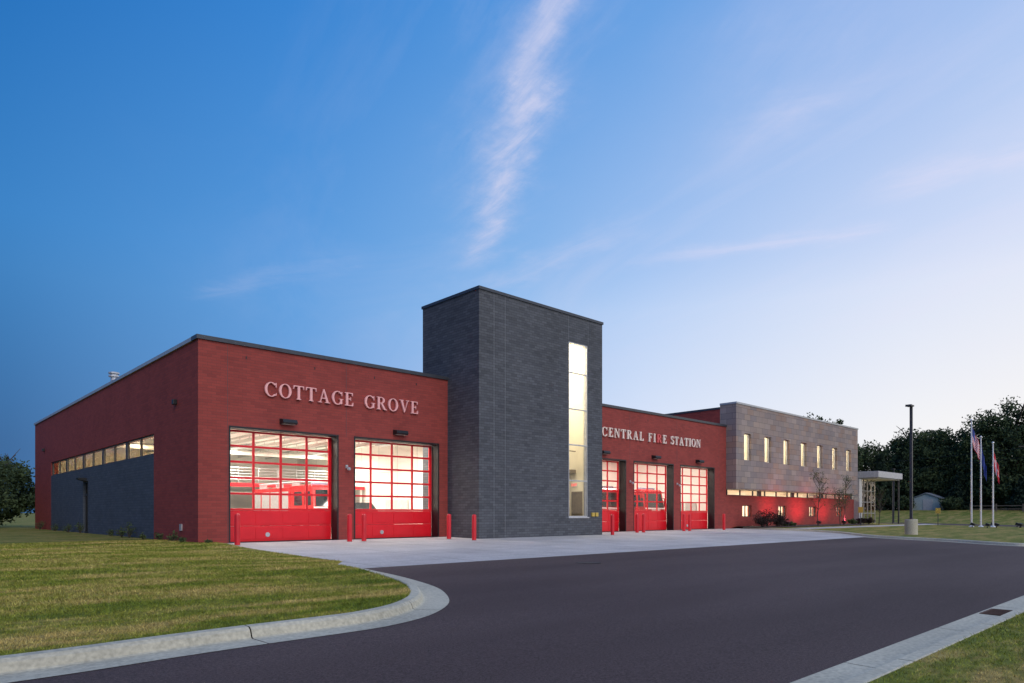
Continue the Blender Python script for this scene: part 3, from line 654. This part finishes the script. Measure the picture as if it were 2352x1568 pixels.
# ------------------------------------------------------------------ street lamp & flagpoles
S=empty('street_lamp',(43.2,12.9,base(0,12.9)+.12),label='tall dark parking lot lamp on a concrete base in the lawn',cat='street lamp'); o=S.location
b=B(); b.lathe(tuple(o),[(.33,-.1),(.33,.82),(.31,.86)],24); mk('base',b,KERB,S)
b=B(); b.box(o.x-.065,o.x+.065,o.y-.065,o.y+.065,o.z+.86,7.22); b.box(o.x-.14,o.x+.14,o.y-.14,o.y+.14,o.z+.86,o.z+.89); mk('pole',b,DGREY,S)
b=B(); b.box(o.x-.42,o.x-.0,o.y-.16,o.y+.16,7.16,7.24); b.box(o.x-.5,o.x-.38,o.y-.16,o.y+.16,7.14,7.25); mk('lamp_head',b,DGREY,S,bevel=.01)
for (x,y,h) in ((76.5,24,4.9),(86,27.5,6.2)):
    S=empty('street_lamp',(x,y,terr(x,y)),label='slim dark lamp post beside the side road',cat='street lamp',group='lamp posts along the side road'); 
    b=B(); b.box(x-.06,x+.06,y-.06,y+.06,terr(x,y),terr(x,y)+h); mk('pole',b,DGREY,S); b=B(); b.box(x-.5,x+.06,y-.15,y+.15,terr(x,y)+h,terr(x,y)+h+.1); mk('lamp_head',b,DGREY,S)
POLE=simple('flagpole_aluminium',(.75,.75,.76),.3,.4)
def flagmesh(W,H,droop,seed,nx=18,nz=26):
    rr=random.Random(seed); b=B(); ph=rr.uniform(0,6)
    for j in range(nz+1):
        for i in range(nx+1):
            s=i/nx; t=j/nz
            x=W*s; zz=-H*t-droop*s**.8
            y=.09*math.sin(s*13+ph+t*1.5)*(s**.4)
            b.v.append((x,y,zz))
    for j in range(nz):
        for i in range(nx): a=j*(nx+1)+i; b.f.append((a,a+1,a+nx+2,a+nx+1))
    return b
def flag(P,zt,W,H,droop,mats,label,seed,us=0):
    b=flagmesh(W,H,droop,seed); me=bpy.data.meshes.new('flag'); me.from_pydata(b.v,[],b.f)
    for m in mats: me.materials.append(m)
    for k,p in enumerate(me.polygons):
        j,i=divmod(k,18)
        if us==1: p.material_index=2 if (j<14 and i<8) else (0 if (j//2)%2==0 else 1)
        if us==2: p.material_index=1 if (j in (12,13,14) or i in (8,9)) else 0
    o=bpy.data.objects.new('flag',me); COL.objects.link(o); o.parent=P; o.location=(.05,0,zt-P.location.z); o.rotation_euler=(0,0,math.radians(-52)); me.shade_smooth(); o['label']=label
FR=simple('flag_red',(.65,.04,.06),.7); FWH=simple('flag_white',(.8,.77,.8),.7); FB=simple('flag_blue',(.04,.07,.30),.7)
for k,(x,y,h) in enumerate(((68.4,15.8,8.95),(69.2,15.3,7.54),(70.0,14.6,7.05))):
    z=base(x,y)+.12; P=empty('flagpole',(x,y,z),label=['tall silver flagpole with a drooping american flag','silver flagpole with a drooping blue flag','silver flagpole with a drooping red flag'][k],cat='flagpole',group='flagpoles on the lawn')
    b=B(); b.tube((x,y,z),(x,y,h),.075,.045,14); mk('pole',b,POLE,P,smooth=False); b=B(); b.lathe((x,y,h),[(.03,0),(.09,.05),(.1,.1),(.06,.17),(.01,.19)],12); mk('finial',b,POLE,P,smooth=True)
    b=B(); b.lathe((x,y,z),[(.2,0),(.2,.04),(.1,.12)],16); mk('base_collar',b,POLE,P)
    if k==0: flag(P,8.7,.65,1.4,1.7,[FR,FWH,FB],'drooping flag with red and white stripes and blue canton',3,1)
    if k==1: flag(P,7.3,.40,1.3,2.2,[FB],'drooping dark blue flag',5)
    if k==2: flag(P,6.7,.50,1.3,1.8,[FR,FWH],'drooping red flag with white cross',8,2)
def flood(x,y,zz):
    E=empty('ground_floodlight',(x,y,zz),label='small black floodlight on the lawn',cat='floodlight',group='small floodlights on the ground')
    b=B(); b.tube((x,y,zz-.02),(x,y,zz+.12),.04,.04,8); mk('stand',b,BLACK,E)
    b=B(); b.prismx([(y-.12,zz+.12),(y+.12,zz+.2),(y+.06,zz+.4),(y-.2,zz+.3)],x-.16,x+.16); mk('housing',b,BLACK,E); return E
for x,y in ((66.9,15.4),(67.8,13.9),(70.8,14.8),(71.3,12.9),(69.3,12.6),(72.6,13.4),(66.2,14.2)): flood(x,y,base(x,y)+.12)
GX=(51.6,57.2,62.4)
for x in GX: flood(x,24.0,base(x,24.3)+.15)
def spot(loc,tgt,p,col,size=1.6,blend=.9,rad=.25):
    l=bpy.data.lights.new('floodlight_lamp','SPOT'); l.energy=p; l.color=col; l.spot_size=size; l.spot_blend=blend; l.shadow_soft_size=rad
    o=bpy.data.objects.new('floodlight_lamp',l); COL.objects.link(o); o.location=loc; d=Vector(tgt)-Vector(loc); o.rotation_euler=d.to_track_quat('-Z','Y').to_euler()
for x,p in zip(GX,(620,620,620)): spot((x,23.9,.5),(x,25.8,2.0),p,(1,.09,.15),2.1,1.0,.15)

b=B(); b.lathe((14.06,12.0,base(0,12)+.003),[(.34,0),(.34,.005),(.31,.005),(.30,.002),(.28,.005),(.02,.005)],28); mk('manhole_cover',b,simple('cast_iron',(.045,.035,.034),.75,.1),label='round cast iron manhole cover in the asphalt',cat='manhole cover')
D_=empty('storm_drain',(12.2,2.45,base(0,2.45)+.01),label='cast iron storm drain grate in the kerb gutter',cat='storm drain')
b=B(); x,y,z=12.2,2.47,base(0,2.45)+.006; b.box(x-.35,x+.35,y-.17,y-.14,z,z+.012); b.box(x-.35,x+.35,y+.14,y+.17,z,z+.012)
for k in range(9): b.box(x-.35+k*.084,x-.32+k*.084,y-.14,y+.14,z,z+.012)
mk('grate',b,simple('rusty_iron',(.10,.045,.025),.8),D_); b=B(); b.box(x-.35,x+.35,y-.14,y+.14,z-.001,z+.003); mk('pit_shade',b,BLACK,D_)  # thin black plate under the bars stands in for shade inside the drain

# ------------------------------------------------------------------ vegetation
def leafmat(name,d,l):
    m,nt,b=newmat(name); L=nt.links; N=nt.nodes; b.inputs['Roughness'].default_value=.8; b.inputs['Specular IOR Level'].default_value=.2
    tc=N.new('ShaderNodeTexCoord'); n=N.new('ShaderNodeTexNoise'); n.inputs['Scale'].default_value=.5; n.inputs['Detail'].default_value=4; L.new(tc.outputs['Object'],n.inputs['Vector'])
    g=N.new('ShaderNodeNewGeometry'); a=N.new('ShaderNodeMath'); a.operation='MULTIPLY_ADD'; a.inputs[1].default_value=.25; L.new(g.outputs['Random Per Island'],a.inputs[0]); L.new(n.outputs['Fac'],a.inputs[2])
    r=N.new('ShaderNodeValToRGB'); e=r.color_ramp.elements; e[0].position=.4; e[1].position=.95; e[0].color=c4(d); e[1].color=c4(l); L.new(a.outputs[0],r.inputs['Fac']); L.new(r.outputs['Color'],b.inputs['Base Color']); return m
LEAF=leafmat('tree_leaves',(.030,.050,.024),(.080,.115,.045)); LEAFD=leafmat('conifer_needles',(.018,.034,.022),(.042,.070,.040)); LEAFS=leafmat('young_leaves',(.05,.08,.03),(.12,.15,.06)); LEAFR=leafmat('burgundy_leaves',(.018,.014,.014),(.07,.042,.035))
BARK=simple('bark',(.07,.055,.045),.9,0,.3,8)
def leaves(centers,rads,per,size,rng):
    c=np.repeat(centers,per,axis=0); r=np.repeat(rads,per); n=len(c)
    d=rng.normal(size=(n,3)); d/=np.linalg.norm(d,axis=1)[:,None]; p=c+d*(r*rng.uniform(.2,1.1,n)**.7)[:,None]*np.array([1,1,.75])
    a=rng.normal(size=(n,3)); a/=np.linalg.norm(a,axis=1)[:,None]; b_=np.cross(a,rng.normal(size=(n,3))); b_/=np.linalg.norm(b_,axis=1)[:,None]
    s=size*rng.uniform(.5,1.3,n)[:,None]
    return np.stack([p-a*s,p+b_*s*.5,p+a*s,p-b_*s*.5],1).reshape(-1,3)
def quadmesh(name,Q,mat,parent):
    n=len(Q)//4; me=bpy.data.meshes.new(name); me.vertices.add(4*n); me.vertices.foreach_set('co',Q.ravel()); me.loops.add(4*n); me.loops.foreach_set('vertex_index',np.arange(4*n,dtype=np.int32))
    me.polygons.add(n); me.polygons.foreach_set('loop_start',np.arange(0,4*n,4,dtype=np.int32)); me.polygons.foreach_set('loop_total',np.full(n,4,dtype=np.int32)); me.update(calc_edges=True); me.materials.append(mat)
    o=bpy.data.objects.new(name,me); COL.objects.link(o); o.parent=parent; return o
def tree(loc,h,rc,seed,kind='broad',label='',group='dark trees beyond the road',leaf=.35,mat=None,nc=70,per=70,crown0=.25):
    rng=np.random.default_rng(seed); rr=random.Random(seed)
    E=empty({'broad':'tree','conifer':'pine_tree','young':'young_tree'}[kind],loc,label=label,cat='tree',group=group); o=Vector(loc)
    b=B(); tr=h*.022+.05 if kind!='young' else .045; pts=[]; x=y=0
    for i in range(6): pts.append((o.x+x,o.y+y,o.z-.1+h*.8*i/5)); x+=rr.uniform(-.02,.02)*h; y+=rr.uniform(-.02,.02)*h
    for i in range(5): b.tube(pts[i],pts[i+1],tr*(1-i*.17),tr*(1-(i+1)*.17),8,False)
    C=[];R=[]
    if kind=='conifer':
        for i in range(nc):
            t=rr.random()**.8; z=h*(.04+.96*t); ra=rc*(1-t)*rr.uniform(.4,1); an=rr.uniform(0,6.28); C.append((math.cos(an)*ra,math.sin(an)*ra,z-ra*.25)); R.append(rc*.22*(1-t)+.25)
    else:
        nb=9 if kind=='broad' else 16
        for i in range(nb):
            t=rr.uniform(.3,.95); an=i*2.4+rr.uniform(-.4,.4); k=int(t*4.99); f=t*5-k
            p0=Vector(pts[k]).lerp(Vector(pts[min(5,k+1)]),f); L=rc*rr.uniform(.6,.95)*(1.1-t*.5); up=rr.uniform(.5,1.1) if kind=='broad' else rr.uniform(1,1.8)
            p1=p0+Vector((math.cos(an)*L,math.sin(an)*L,L*up)); pm=p0.lerp(p1,.5)+Vector((0,0,-.05*L))
            b.tube(p0,pm,tr*.45,tr*.3,6,False); b.tube(pm,p1,tr*.3,tr*.12,6,False)
            for q in range(4):
                s0=p0.lerp(p1,rr.uniform(.35,.9)); s1=s0+Vector((rr.uniform(-1,1),rr.uniform(-1,1),rr.uniform(.2,1)))*L*.4; b.tube(s0,s1,tr*.2,tr*.08,5,False)
                if kind=='young': C.append(tuple(s1-o)); R.append(.22)
            if kind=='young': C.append(tuple(p1-o)); R.append(.25)
        if kind=='broad':
            for i in range(nc):
                d=rng.normal(size=3); d/=np.linalg.norm(d); q=rng.uniform(.3,1)**.5
                zc=h*(crown0+(1-crown0)/2); C.append((d[0]*q*rc*.85,d[1]*q*rc*.85,zc+d[2]*q*h*(1-crown0)/2*.88)); R.append(rc*rng.uniform(.12,.34))
    mk('trunk',b,BARK,E); quadmesh('crown',leaves(np.array(C),np.array(R),per,leaf,rng),mat or (LEAFD if kind=='conifer' else LEAFS if kind=='young' else LEAF),E)
    return E
gz=terr
T=[(122.0,43.2,12,5,'broad'),(119,47,9.5,4.5,'broad'),(118,39.5,8.8,2.6,'conifer'),(121,37.5,9.8,2.6,'conifer'),(120,40.8,8.8,2.4,'conifer'),(126,36.6,14.0,6.0,'broad'),(124,33.6,13.2,5.2,'broad'),
   (130,34.0,14.5,6,'broad'),(128,30.5,11.5,5.2,'broad'),(127,28.6,11.0,3.2,'conifer'),(131,27.4,13.0,6,'broad'),(124,26.0,15.6,6.5,'broad'),(123,22.6,17.2,6.8,'broad'),(126,18.5,16.0,6.5,'broad'),
   (133,24,14.5,6,'broad'),(122,31.0,6.5,3.5,'broad'),(121,27.0,6.0,3.5,'broad'),(120,23,6,3.6,'broad'),(117,21,4.5,1.8,'conifer'),(119,29,5.5,2.0,'conifer'),(121,36.5,7.0,3.8,'broad'),(128,40,12.5,5,'broad')]
for i,(x,y,h,r,k) in enumerate(T): tree((x,y,gz(x,y)),h,r,100+i,k,label='dense dark green conifer beyond the road' if k=='conifer' else 'large dark leafy tree beyond the grass slope',nc=120 if k=='broad' else 160,per=110 if k=='broad' else 50,crown0=.02,leaf=.22)
rng=np.random.default_rng(55); n=1100
C=np.c_[rng.uniform(126,142,n),rng.uniform(5,80,n),np.zeros(n)]; hh=6.5+2.4*np.sin(C[:,1]*.35)+1.6*np.sin(C[:,1]*.9+1); C[:,2]=1.4+rng.uniform(0,1,n)*hh
fw=quadmesh('far_woodland',leaves(C,rng.uniform(.8,1.9,n),70,.30,rng),LEAF,None); meta(fw,label='dense dark woodland mass behind the grass slope',cat='woodland',kind='stuff')
for i,(x,y,h,r) in enumerate(((111,47.2,16.6,4.2),(110,50.2,16.0,3.6),(113,44.0,15.6,3.6))): tree((x,y,1.2),h,r,140+i,label='tall leafy tree behind the stone building',nc=80,per=60,leaf=.24)
for i,(x,y,h,r) in enumerate(((4.0,62,5.9,3.8),(1.5,58,5.9,3.6),(7.0,70,6.0,3.8),(-2,66,6.2,3.8),(4.6,75,6.3,4),(-6,62,6.2,3.8),(2.8,54.5,3.2,2.4))): tree((x,y,0),h,r,160+i,label='low dense green tree beside the brick wall',group='trees behind the lawn',nc=120,per=120,leaf=.15,crown0=-.04)
for i,(x,y,h) in enumerate(((56.2,23.6,5.2),(62.5,24.0,5.0),(68.6,23.2,4.6),(60.2,23.4,3.4))): tree((x,y,base(x,y)+.13),h,1.0,180+i,'young',label='slender young tree with sparse leaves in the planting bed',group='young trees by the stone wall',leaf=.05,per=6)
def shrub(x,y,z,r,h,mat,seed,label,group,leaf=.05,n=26,dens=45,rk=.32):
    rng=np.random.default_rng(seed); E=empty('shrub',(x,y,z),label=label,cat='shrub',group=group); b=B(); C=[]
    for i in range(n):
        a=rng.uniform(0,6.28); q=rng.uniform(.2,1); t=(x+math.cos(a)*r*q,y+math.sin(a)*r*q,z+h*rng.uniform(.45,1.0)*(1.15-.4*q)); b.tube((x,y,z-.02),t,.012,.004,5,False); C.append((t[0]-x,t[1]-y,t[2]-z))
        C.append(((t[0]-x)*.7,(t[1]-y)*.7,(t[2]-z)*.6))
    mk('stems',b,BARK,E); quadmesh('foliage',leaves(np.array(C),np.full(len(C),r*rk),dens,leaf,rng),mat,E)
for i,(x,y,r,h) in enumerate(((47.6,24.0,.7,1.1),(48.7,24.2,.8,1.3),(49.9,24.0,.75,1.2),(51.0,24.4,.6,.9))): shrub(x,y,base(x,y)+.13,r,h,LEAFR,200+i,'dark burgundy leaved shrub in the planting bed','burgundy shrubs by the brick wall',.05,26,26,.3)
for i,(x,y,r,h) in enumerate(((69.8,24.5,.5,.6),(68.9,24.9,.45,.5),(66.5,24.8,.4,.45),(52.5,24.6,.35,.35),(53.5,24.5,.3,.3))): shrub(x,y,base(x,y)+.13,r,h,LEAFR if i<2 else LEAFS,220+i,'low shrub in the planting bed','low shrubs by the office wall',.05)
for i,(x,y,r,h) in enumerate(((8.35,27.6,.2,.4),(8.3,29.2,.18,.34),(8.35,33.6,.25,.7),(8.3,34.6,.2,.45),(8.3,43.0,.2,.7),(8.3,46,.25,.5),(8.3,50,.25,.5),(8.9,25.45,.12,.14),(8.35,26.5,.15,.2),(8.3,55,.3,.7),(8.3,36.5,.15,.3),(8.35,31.5,.12,.25))): shrub(x,y,.02,r,h,LEAFS,240+i,'sparse green weeds growing against the brick wall','weeds along the side wall',.04,14,7,.5)

# ------------------------------------------------------------------ far things
sx,sy=118.2,32.9; sz=terr(sx,sy)
G=empty('garden_shed',(sx,sy,sz),label='small pale metal shed with gable roof on the slope',cat='shed')
b=B(); b.prismx([(sy-1.9,sz-.3),(sy+1.9,sz-.3),(sy+1.9,sz+1.7),(sy,sz+2.45),(sy-1.9,sz+1.7)],sx-1.3,sx+1.3); mk('wall',b,simple('shed_siding',(.42,.50,.49),.7),G)
b=B(); b.prismx([(sy-2.1,sz+1.66),(sy,sz+2.5),(sy+2.1,sz+1.66),(sy+2.1,sz+1.76),(sy,sz+2.62),(sy-2.1,sz+1.76)],sx-1.5,sx+1.5); mk('roof',b,simple('shed_roof',(.2,.23,.25),.7),G)
b=B(); b.box(sx-1.35,sx-1.3,sy-.9,sy+.4,sz-.1,sz+1.6); mk('door',b,WHMET,G)
for i,(x,y) in enumerate(((116.2,29.6),(116.0,35.4))): shrub(x,y,terr(x,y),1.3,2.0,LEAF,300+i,'dark leafy bush beside the shed','bushes beside the shed',.16,26,60,.4)
FE=empty('rail_fence',(112,14,terr(112,14)),label='split rail wooden fence along the grass slope',cat='fence')
WOOD=simple('weathered_wood',(.16,.13,.10),.9); 
for i in range(9):
    y=2+i*3; b=B(); b.box(111.93,112.07,y-.07,y+.07,terr(112,y)-.1,terr(112,y)+1.1); mk('post',b,WOOD,FE)
for z in (.45,.9): mk('rail',B().box(111.97,112.03,2,26,terr(112,14)+z,terr(112,14)+z+.1),WOOD,FE)
U=empty('utility_pole',(112,19.5,terr(112,19)),label='tall wooden utility pole with crossarm and wires',cat='utility pole'); b=B(); b.tube((112,19.5,1.0),(112,19.5,10.6),.16,.11,10); mk('pole',b,WOOD,U)
b=B(); b.box(111.95,112.05,18.5,20.5,10.0,10.12); mk('crossarm',b,WOOD,U)
for z in (9.9,8.6):
    b=B(); pr=None
    for i in range(13):
        t=i/12; p=(112+2*t,19.5+60*t,z-4*t*(1-t)*1.2)
        if pr: b.tube(pr,p,.02,.02,5,False)
        pr=p
    mk('wire',b,BLACK,U)
for (x,y) in ((62.5,22.6),(71,19.0)):
    E=empty('sign_post',(x,y,base(x,y)+.12),label='small sign on a slim post by the road',cat='sign',group='small road signs'); z=base(x,y)+.12
    b=B(); b.tube((x,y,z),(x,y,z+1.55),.03,.03,8); mk('post',b,DGREY,E); b=B(); b.box(x-.03,x+.01,y-.2,y+.2,z+1.1,z+1.6); mk('board',b,YEL,E)

# ------------------------------------------------------------------ sky
w=bpy.data.worlds.new('World'); scn.world=w; w.use_nodes=True; nt=w.node_tree; N=nt.nodes; L=nt.links; N.clear()
def mth(op,a,b=None,c=None,clamp=False):
    n=N.new('ShaderNodeMath'); n.operation=op; n.use_clamp=clamp
    for i,x in enumerate((a,b,c)):
        if x is None: continue
        if isinstance(x,(int,float)): n.inputs[i].default_value=x
        else: L.new(x,n.inputs[i])
    return n.outputs[0]
tc=N.new('ShaderNodeTexCoord'); nrm=N.new('ShaderNodeVectorMath'); nrm.operation='NORMALIZE'; L.new(tc.outputs['Generated'],nrm.inputs[0])
sp=N.new('ShaderNodeSeparateXYZ'); L.new(nrm.outputs[0],sp.inputs[0]); X,Y,Z=sp.outputs
hl=mth('SQRT',mth('MAXIMUM',mth('ADD',mth('MULTIPLY',X,X),mth('MULTIPLY',Y,Y)),1e-5))
az=mth('DIVIDE',mth('ADD',mth('MULTIPLY',X,.94),mth('MULTIPLY',Y,-.34)),hl)
az01=mth('MULTIPLY_ADD',az,.5,.5)
def lin(c): return tuple(((v/255)/12.92 if v/255<=.04045 else ((v/255+.055)/1.055)**2.4) for v in c)
def ramp(fac,stops):
    r=N.new('ShaderNodeValToRGB'); e=r.color_ramp.elements; r.color_ramp.interpolation='LINEAR'
    e[0].position=stops[0][0]; e[0].color=c4(lin(stops[0][1])); e[1].position=stops[-1][0]; e[1].color=c4(lin(stops[-1][1]))
    for p,c in stops[1:-1]: q=e.new(p); q.color=c4(lin(c))
    L.new(fac,r.inputs['Fac']); return r.outputs['Color']
A=lambda a:(a+1)/2
low=ramp(az01,[(0,(80,105,160)),(A(-.23),(60,106,158)),(A(.1),(112,160,216)),(A(.395),(190,210,244)),(A(.56),(222,231,249)),(A(.8),(246,245,246)),(1,(255,248,240))])
mid=ramp(az01,[(0,(70,115,185)),(A(-.23),(66,136,202)),(A(.1),(96,160,224)),(A(.395),(140,186,236)),(A(.56),(172,202,244)),(A(.8),(208,221,248)),(1,(230,235,250))])
hi=ramp(az01,[(0,(45,95,170)),(A(-.23),(28,108,186)),(A(.1),(54,130,208)),(A(.395),(80,148,220)),(A(.56),(98,158,225)),(A(.8),(136,176,233)),(1,(165,195,242))])
def mixc(f,a,b):
    m=N.new('ShaderNodeMix'); m.data_type='RGBA'; L.new(f,m.inputs[0])
    for s,x in ((6,a),(7,b)):
        if isinstance(x,tuple): m.inputs[s].default_value=c4(x)
        else: L.new(x,m.inputs[s])
    return m.outputs[2]
def sstep(x,a,b):
    n=N.new('ShaderNodeMapRange'); n.interpolation_type='SMOOTHSTEP'; n.inputs[1].default_value=a; n.inputs[2].default_value=b; L.new(x,n.inputs[0]); return n.outputs[0]
def lstep(x,a,b):
    n=N.new('ShaderNodeMapRange'); n.inputs[1].default_value=a; n.inputs[2].default_value=b; L.new(x,n.inputs[0]); return n.outputs[0]
sky=mixc(lstep(Z,.08,.34),low,mid); sky=mixc(lstep(Z,.28,.60),sky,hi)
zc=mth('MAXIMUM',Z,.03); px=mth('DIVIDE',X,zc); py=mth('DIVIDE',Y,zc)
cb=N.new('ShaderNodeCombineXYZ'); L.new(px,cb.inputs[0]); L.new(py,cb.inputs[1])
def noise(vec,scale,detail,rough=.6,dist=0,mapscale=None,rot=0):
    n=N.new('ShaderNodeTexNoise'); n.inputs['Scale'].default_value=scale; n.inputs['Detail'].default_value=detail; n.inputs['Roughness'].default_value=rough; n.inputs['Distortion'].default_value=dist
    if mapscale:
        m1=N.new('ShaderNodeMapping'); m1.inputs['Rotation'].default_value=(0,0,rot); L.new(vec,m1.inputs[0]); m=N.new('ShaderNodeMapping'); m.inputs['Scale'].default_value=mapscale; L.new(m1.outputs[0],m.inputs[0]); vec=m.outputs[0]
    L.new(vec,n.inputs['Vector']); return n.outputs['Fac']
wn=mth('SUBTRACT',noise(cb.outputs[0],6,8,.68),.5); wn2=mth('SUBTRACT',noise(cb.outputs[0],2.2,3,.5),.5)
def band(p,q,wd,amp,taper0=.1,taper1=.3,warp=.1,texs=9,bias=.30,sk=-.35):
    p=np.array(p);q=np.array(q); d=q-p; ln=np.linalg.norm(d); d=d/ln; n=np.array([-d[1],d[0]]); 
    dd=mth('ADD',mth('MULTIPLY',px,float(n[0])),mth('MULTIPLY',py,float(n[1]))); dd=mth('SUBTRACT',dd,float(p@n)); dd=mth('ADD',dd,mth('MULTIPLY',wn,warp)); dd=mth('ADD',dd,mth('MULTIPLY',wn2,warp*1.2))
    ss=mth('SUBTRACT',mth('ADD',mth('MULTIPLY',px,float(d[0])),mth('MULTIPLY',py,float(d[1]))),float(p@d))
    e=mth('DIVIDE',dd,wd); g=mth('POWER',2.718,mth('MULTIPLY',mth('MULTIPLY',e,e),-1))
    m=mth('MULTIPLY',sstep(ss,-taper0,taper0),mth('SUBTRACT',1,sstep(ss,ln-taper1,ln+taper1*.5)))
    ang=math.atan2(d[1],d[0]); tx=noise(cb.outputs[0],texs,10,.68,.5,(.30,1.3,1),-ang+sk); tx=lstep(tx,bias,bias+.42)
    return mth('MULTIPLY',mth('MULTIPLY',mth('MULTIPLY',g,m),tx),amp)
cl=band((.80,.70),(1.20,1.21),.040,.50,.05,.12,.14,10,.24)
cl=mth('ADD',cl,band((1.14,1.12),(1.76,2.10),.050,.66,.10,.32,.15,10,.24))
cl=mth('ADD',cl,band((.80,.66),(1.80,2.2),.11,.24,.05,.35,.22))
cl=mth('ADD',cl,band((2.58,.86),(2.22,1.68),.07,.40,.1,.25,.16,6,.22,0))
cl=mth('ADD',cl,band((2.33,.30),(2.30,.80),.08,.40,.1,.15,.16,6,.22,0))
cl=mth('ADD',cl,band((1.98,2.3),(1.93,1.4),.08,.32,.15,.3,.2,6,.25,0))
cl=mth('ADD',cl,band((1.15,3.3),(1.35,2.3),.08,.18,.15,.3,.25,6,.3))
cl=mth('ADD',cl,band((1.70,.62),(1.62,.95),.08,.26,.15,.2,.25,6,.25))
cl=mth('ADD',cl,band((1.3,.55),(1.9,1.05),.16,.16,.2,.3,.35,4,.3))
wz=noise(cb.outputs[0],1.1,9,.62,.8,(.5,1.6,1),-1.2); wz=mth('MULTIPLY',lstep(wz,.46,.84),.26)
cl=mth('ADD',cl,mth('MULTIPLY',wz,sstep(az,-.2,.5)))
cl=mth('MINIMUM',cl,.8); cl=mth('MULTIPLY',cl,sstep(Z,.12,.3))
cc=mixc(sstep(az,.2,.85),lin((204,208,236)),lin((232,226,246)))
sky=mixc(cl,sky,cc)
ns=N.new('ShaderNodeTexSky'); ns.sky_type='NISHITA'; ns.sun_disc=False; ns.sun_elevation=math.radians(2); ns.sun_rotation=math.radians(110)
bg=N.new('ShaderNodeBackground'); L.new(sky,bg.inputs[0]); bg.inputs[1].default_value=1.0
bg2=N.new('ShaderNodeBackground'); L.new(ns.outputs[0],bg2.inputs[0]); bg2.inputs[1].default_value=.004
ad=N.new('ShaderNodeAddShader'); L.new(bg.outputs[0],ad.inputs[0]); L.new(bg2.outputs[0],ad.inputs[1])
out=N.new('ShaderNodeOutputWorld'); L.new(ad.outputs[0],out.inputs[0])

sl=bpy.data.lights.new('dusk_fill','SUN'); sl.energy=1.75; sl.angle=math.radians(50); sl.color=(1,.88,.76); so=bpy.data.objects.new('dusk_fill',sl); COL.objects.link(so)  # broad warm fill added from the camera side; the true sun is below the horizon
so.rotation_euler=Vector((.25,.78,-.55)).to_track_quat('-Z','Y').to_euler(); so.location=(0,-20,30)

cam=bpy.data.cameras.new('camera'); co=bpy.data.objects.new('camera',cam); COL.objects.link(co); co.location=(0,0,1.1); co.rotation_euler=(math.radians(90),0,math.radians(-43.15))
cam.sensor_width=36; cam.lens=24.09; cam.shift_y=.168; cam.clip_end=3000; cam.clip_start=.05; scn.camera=co
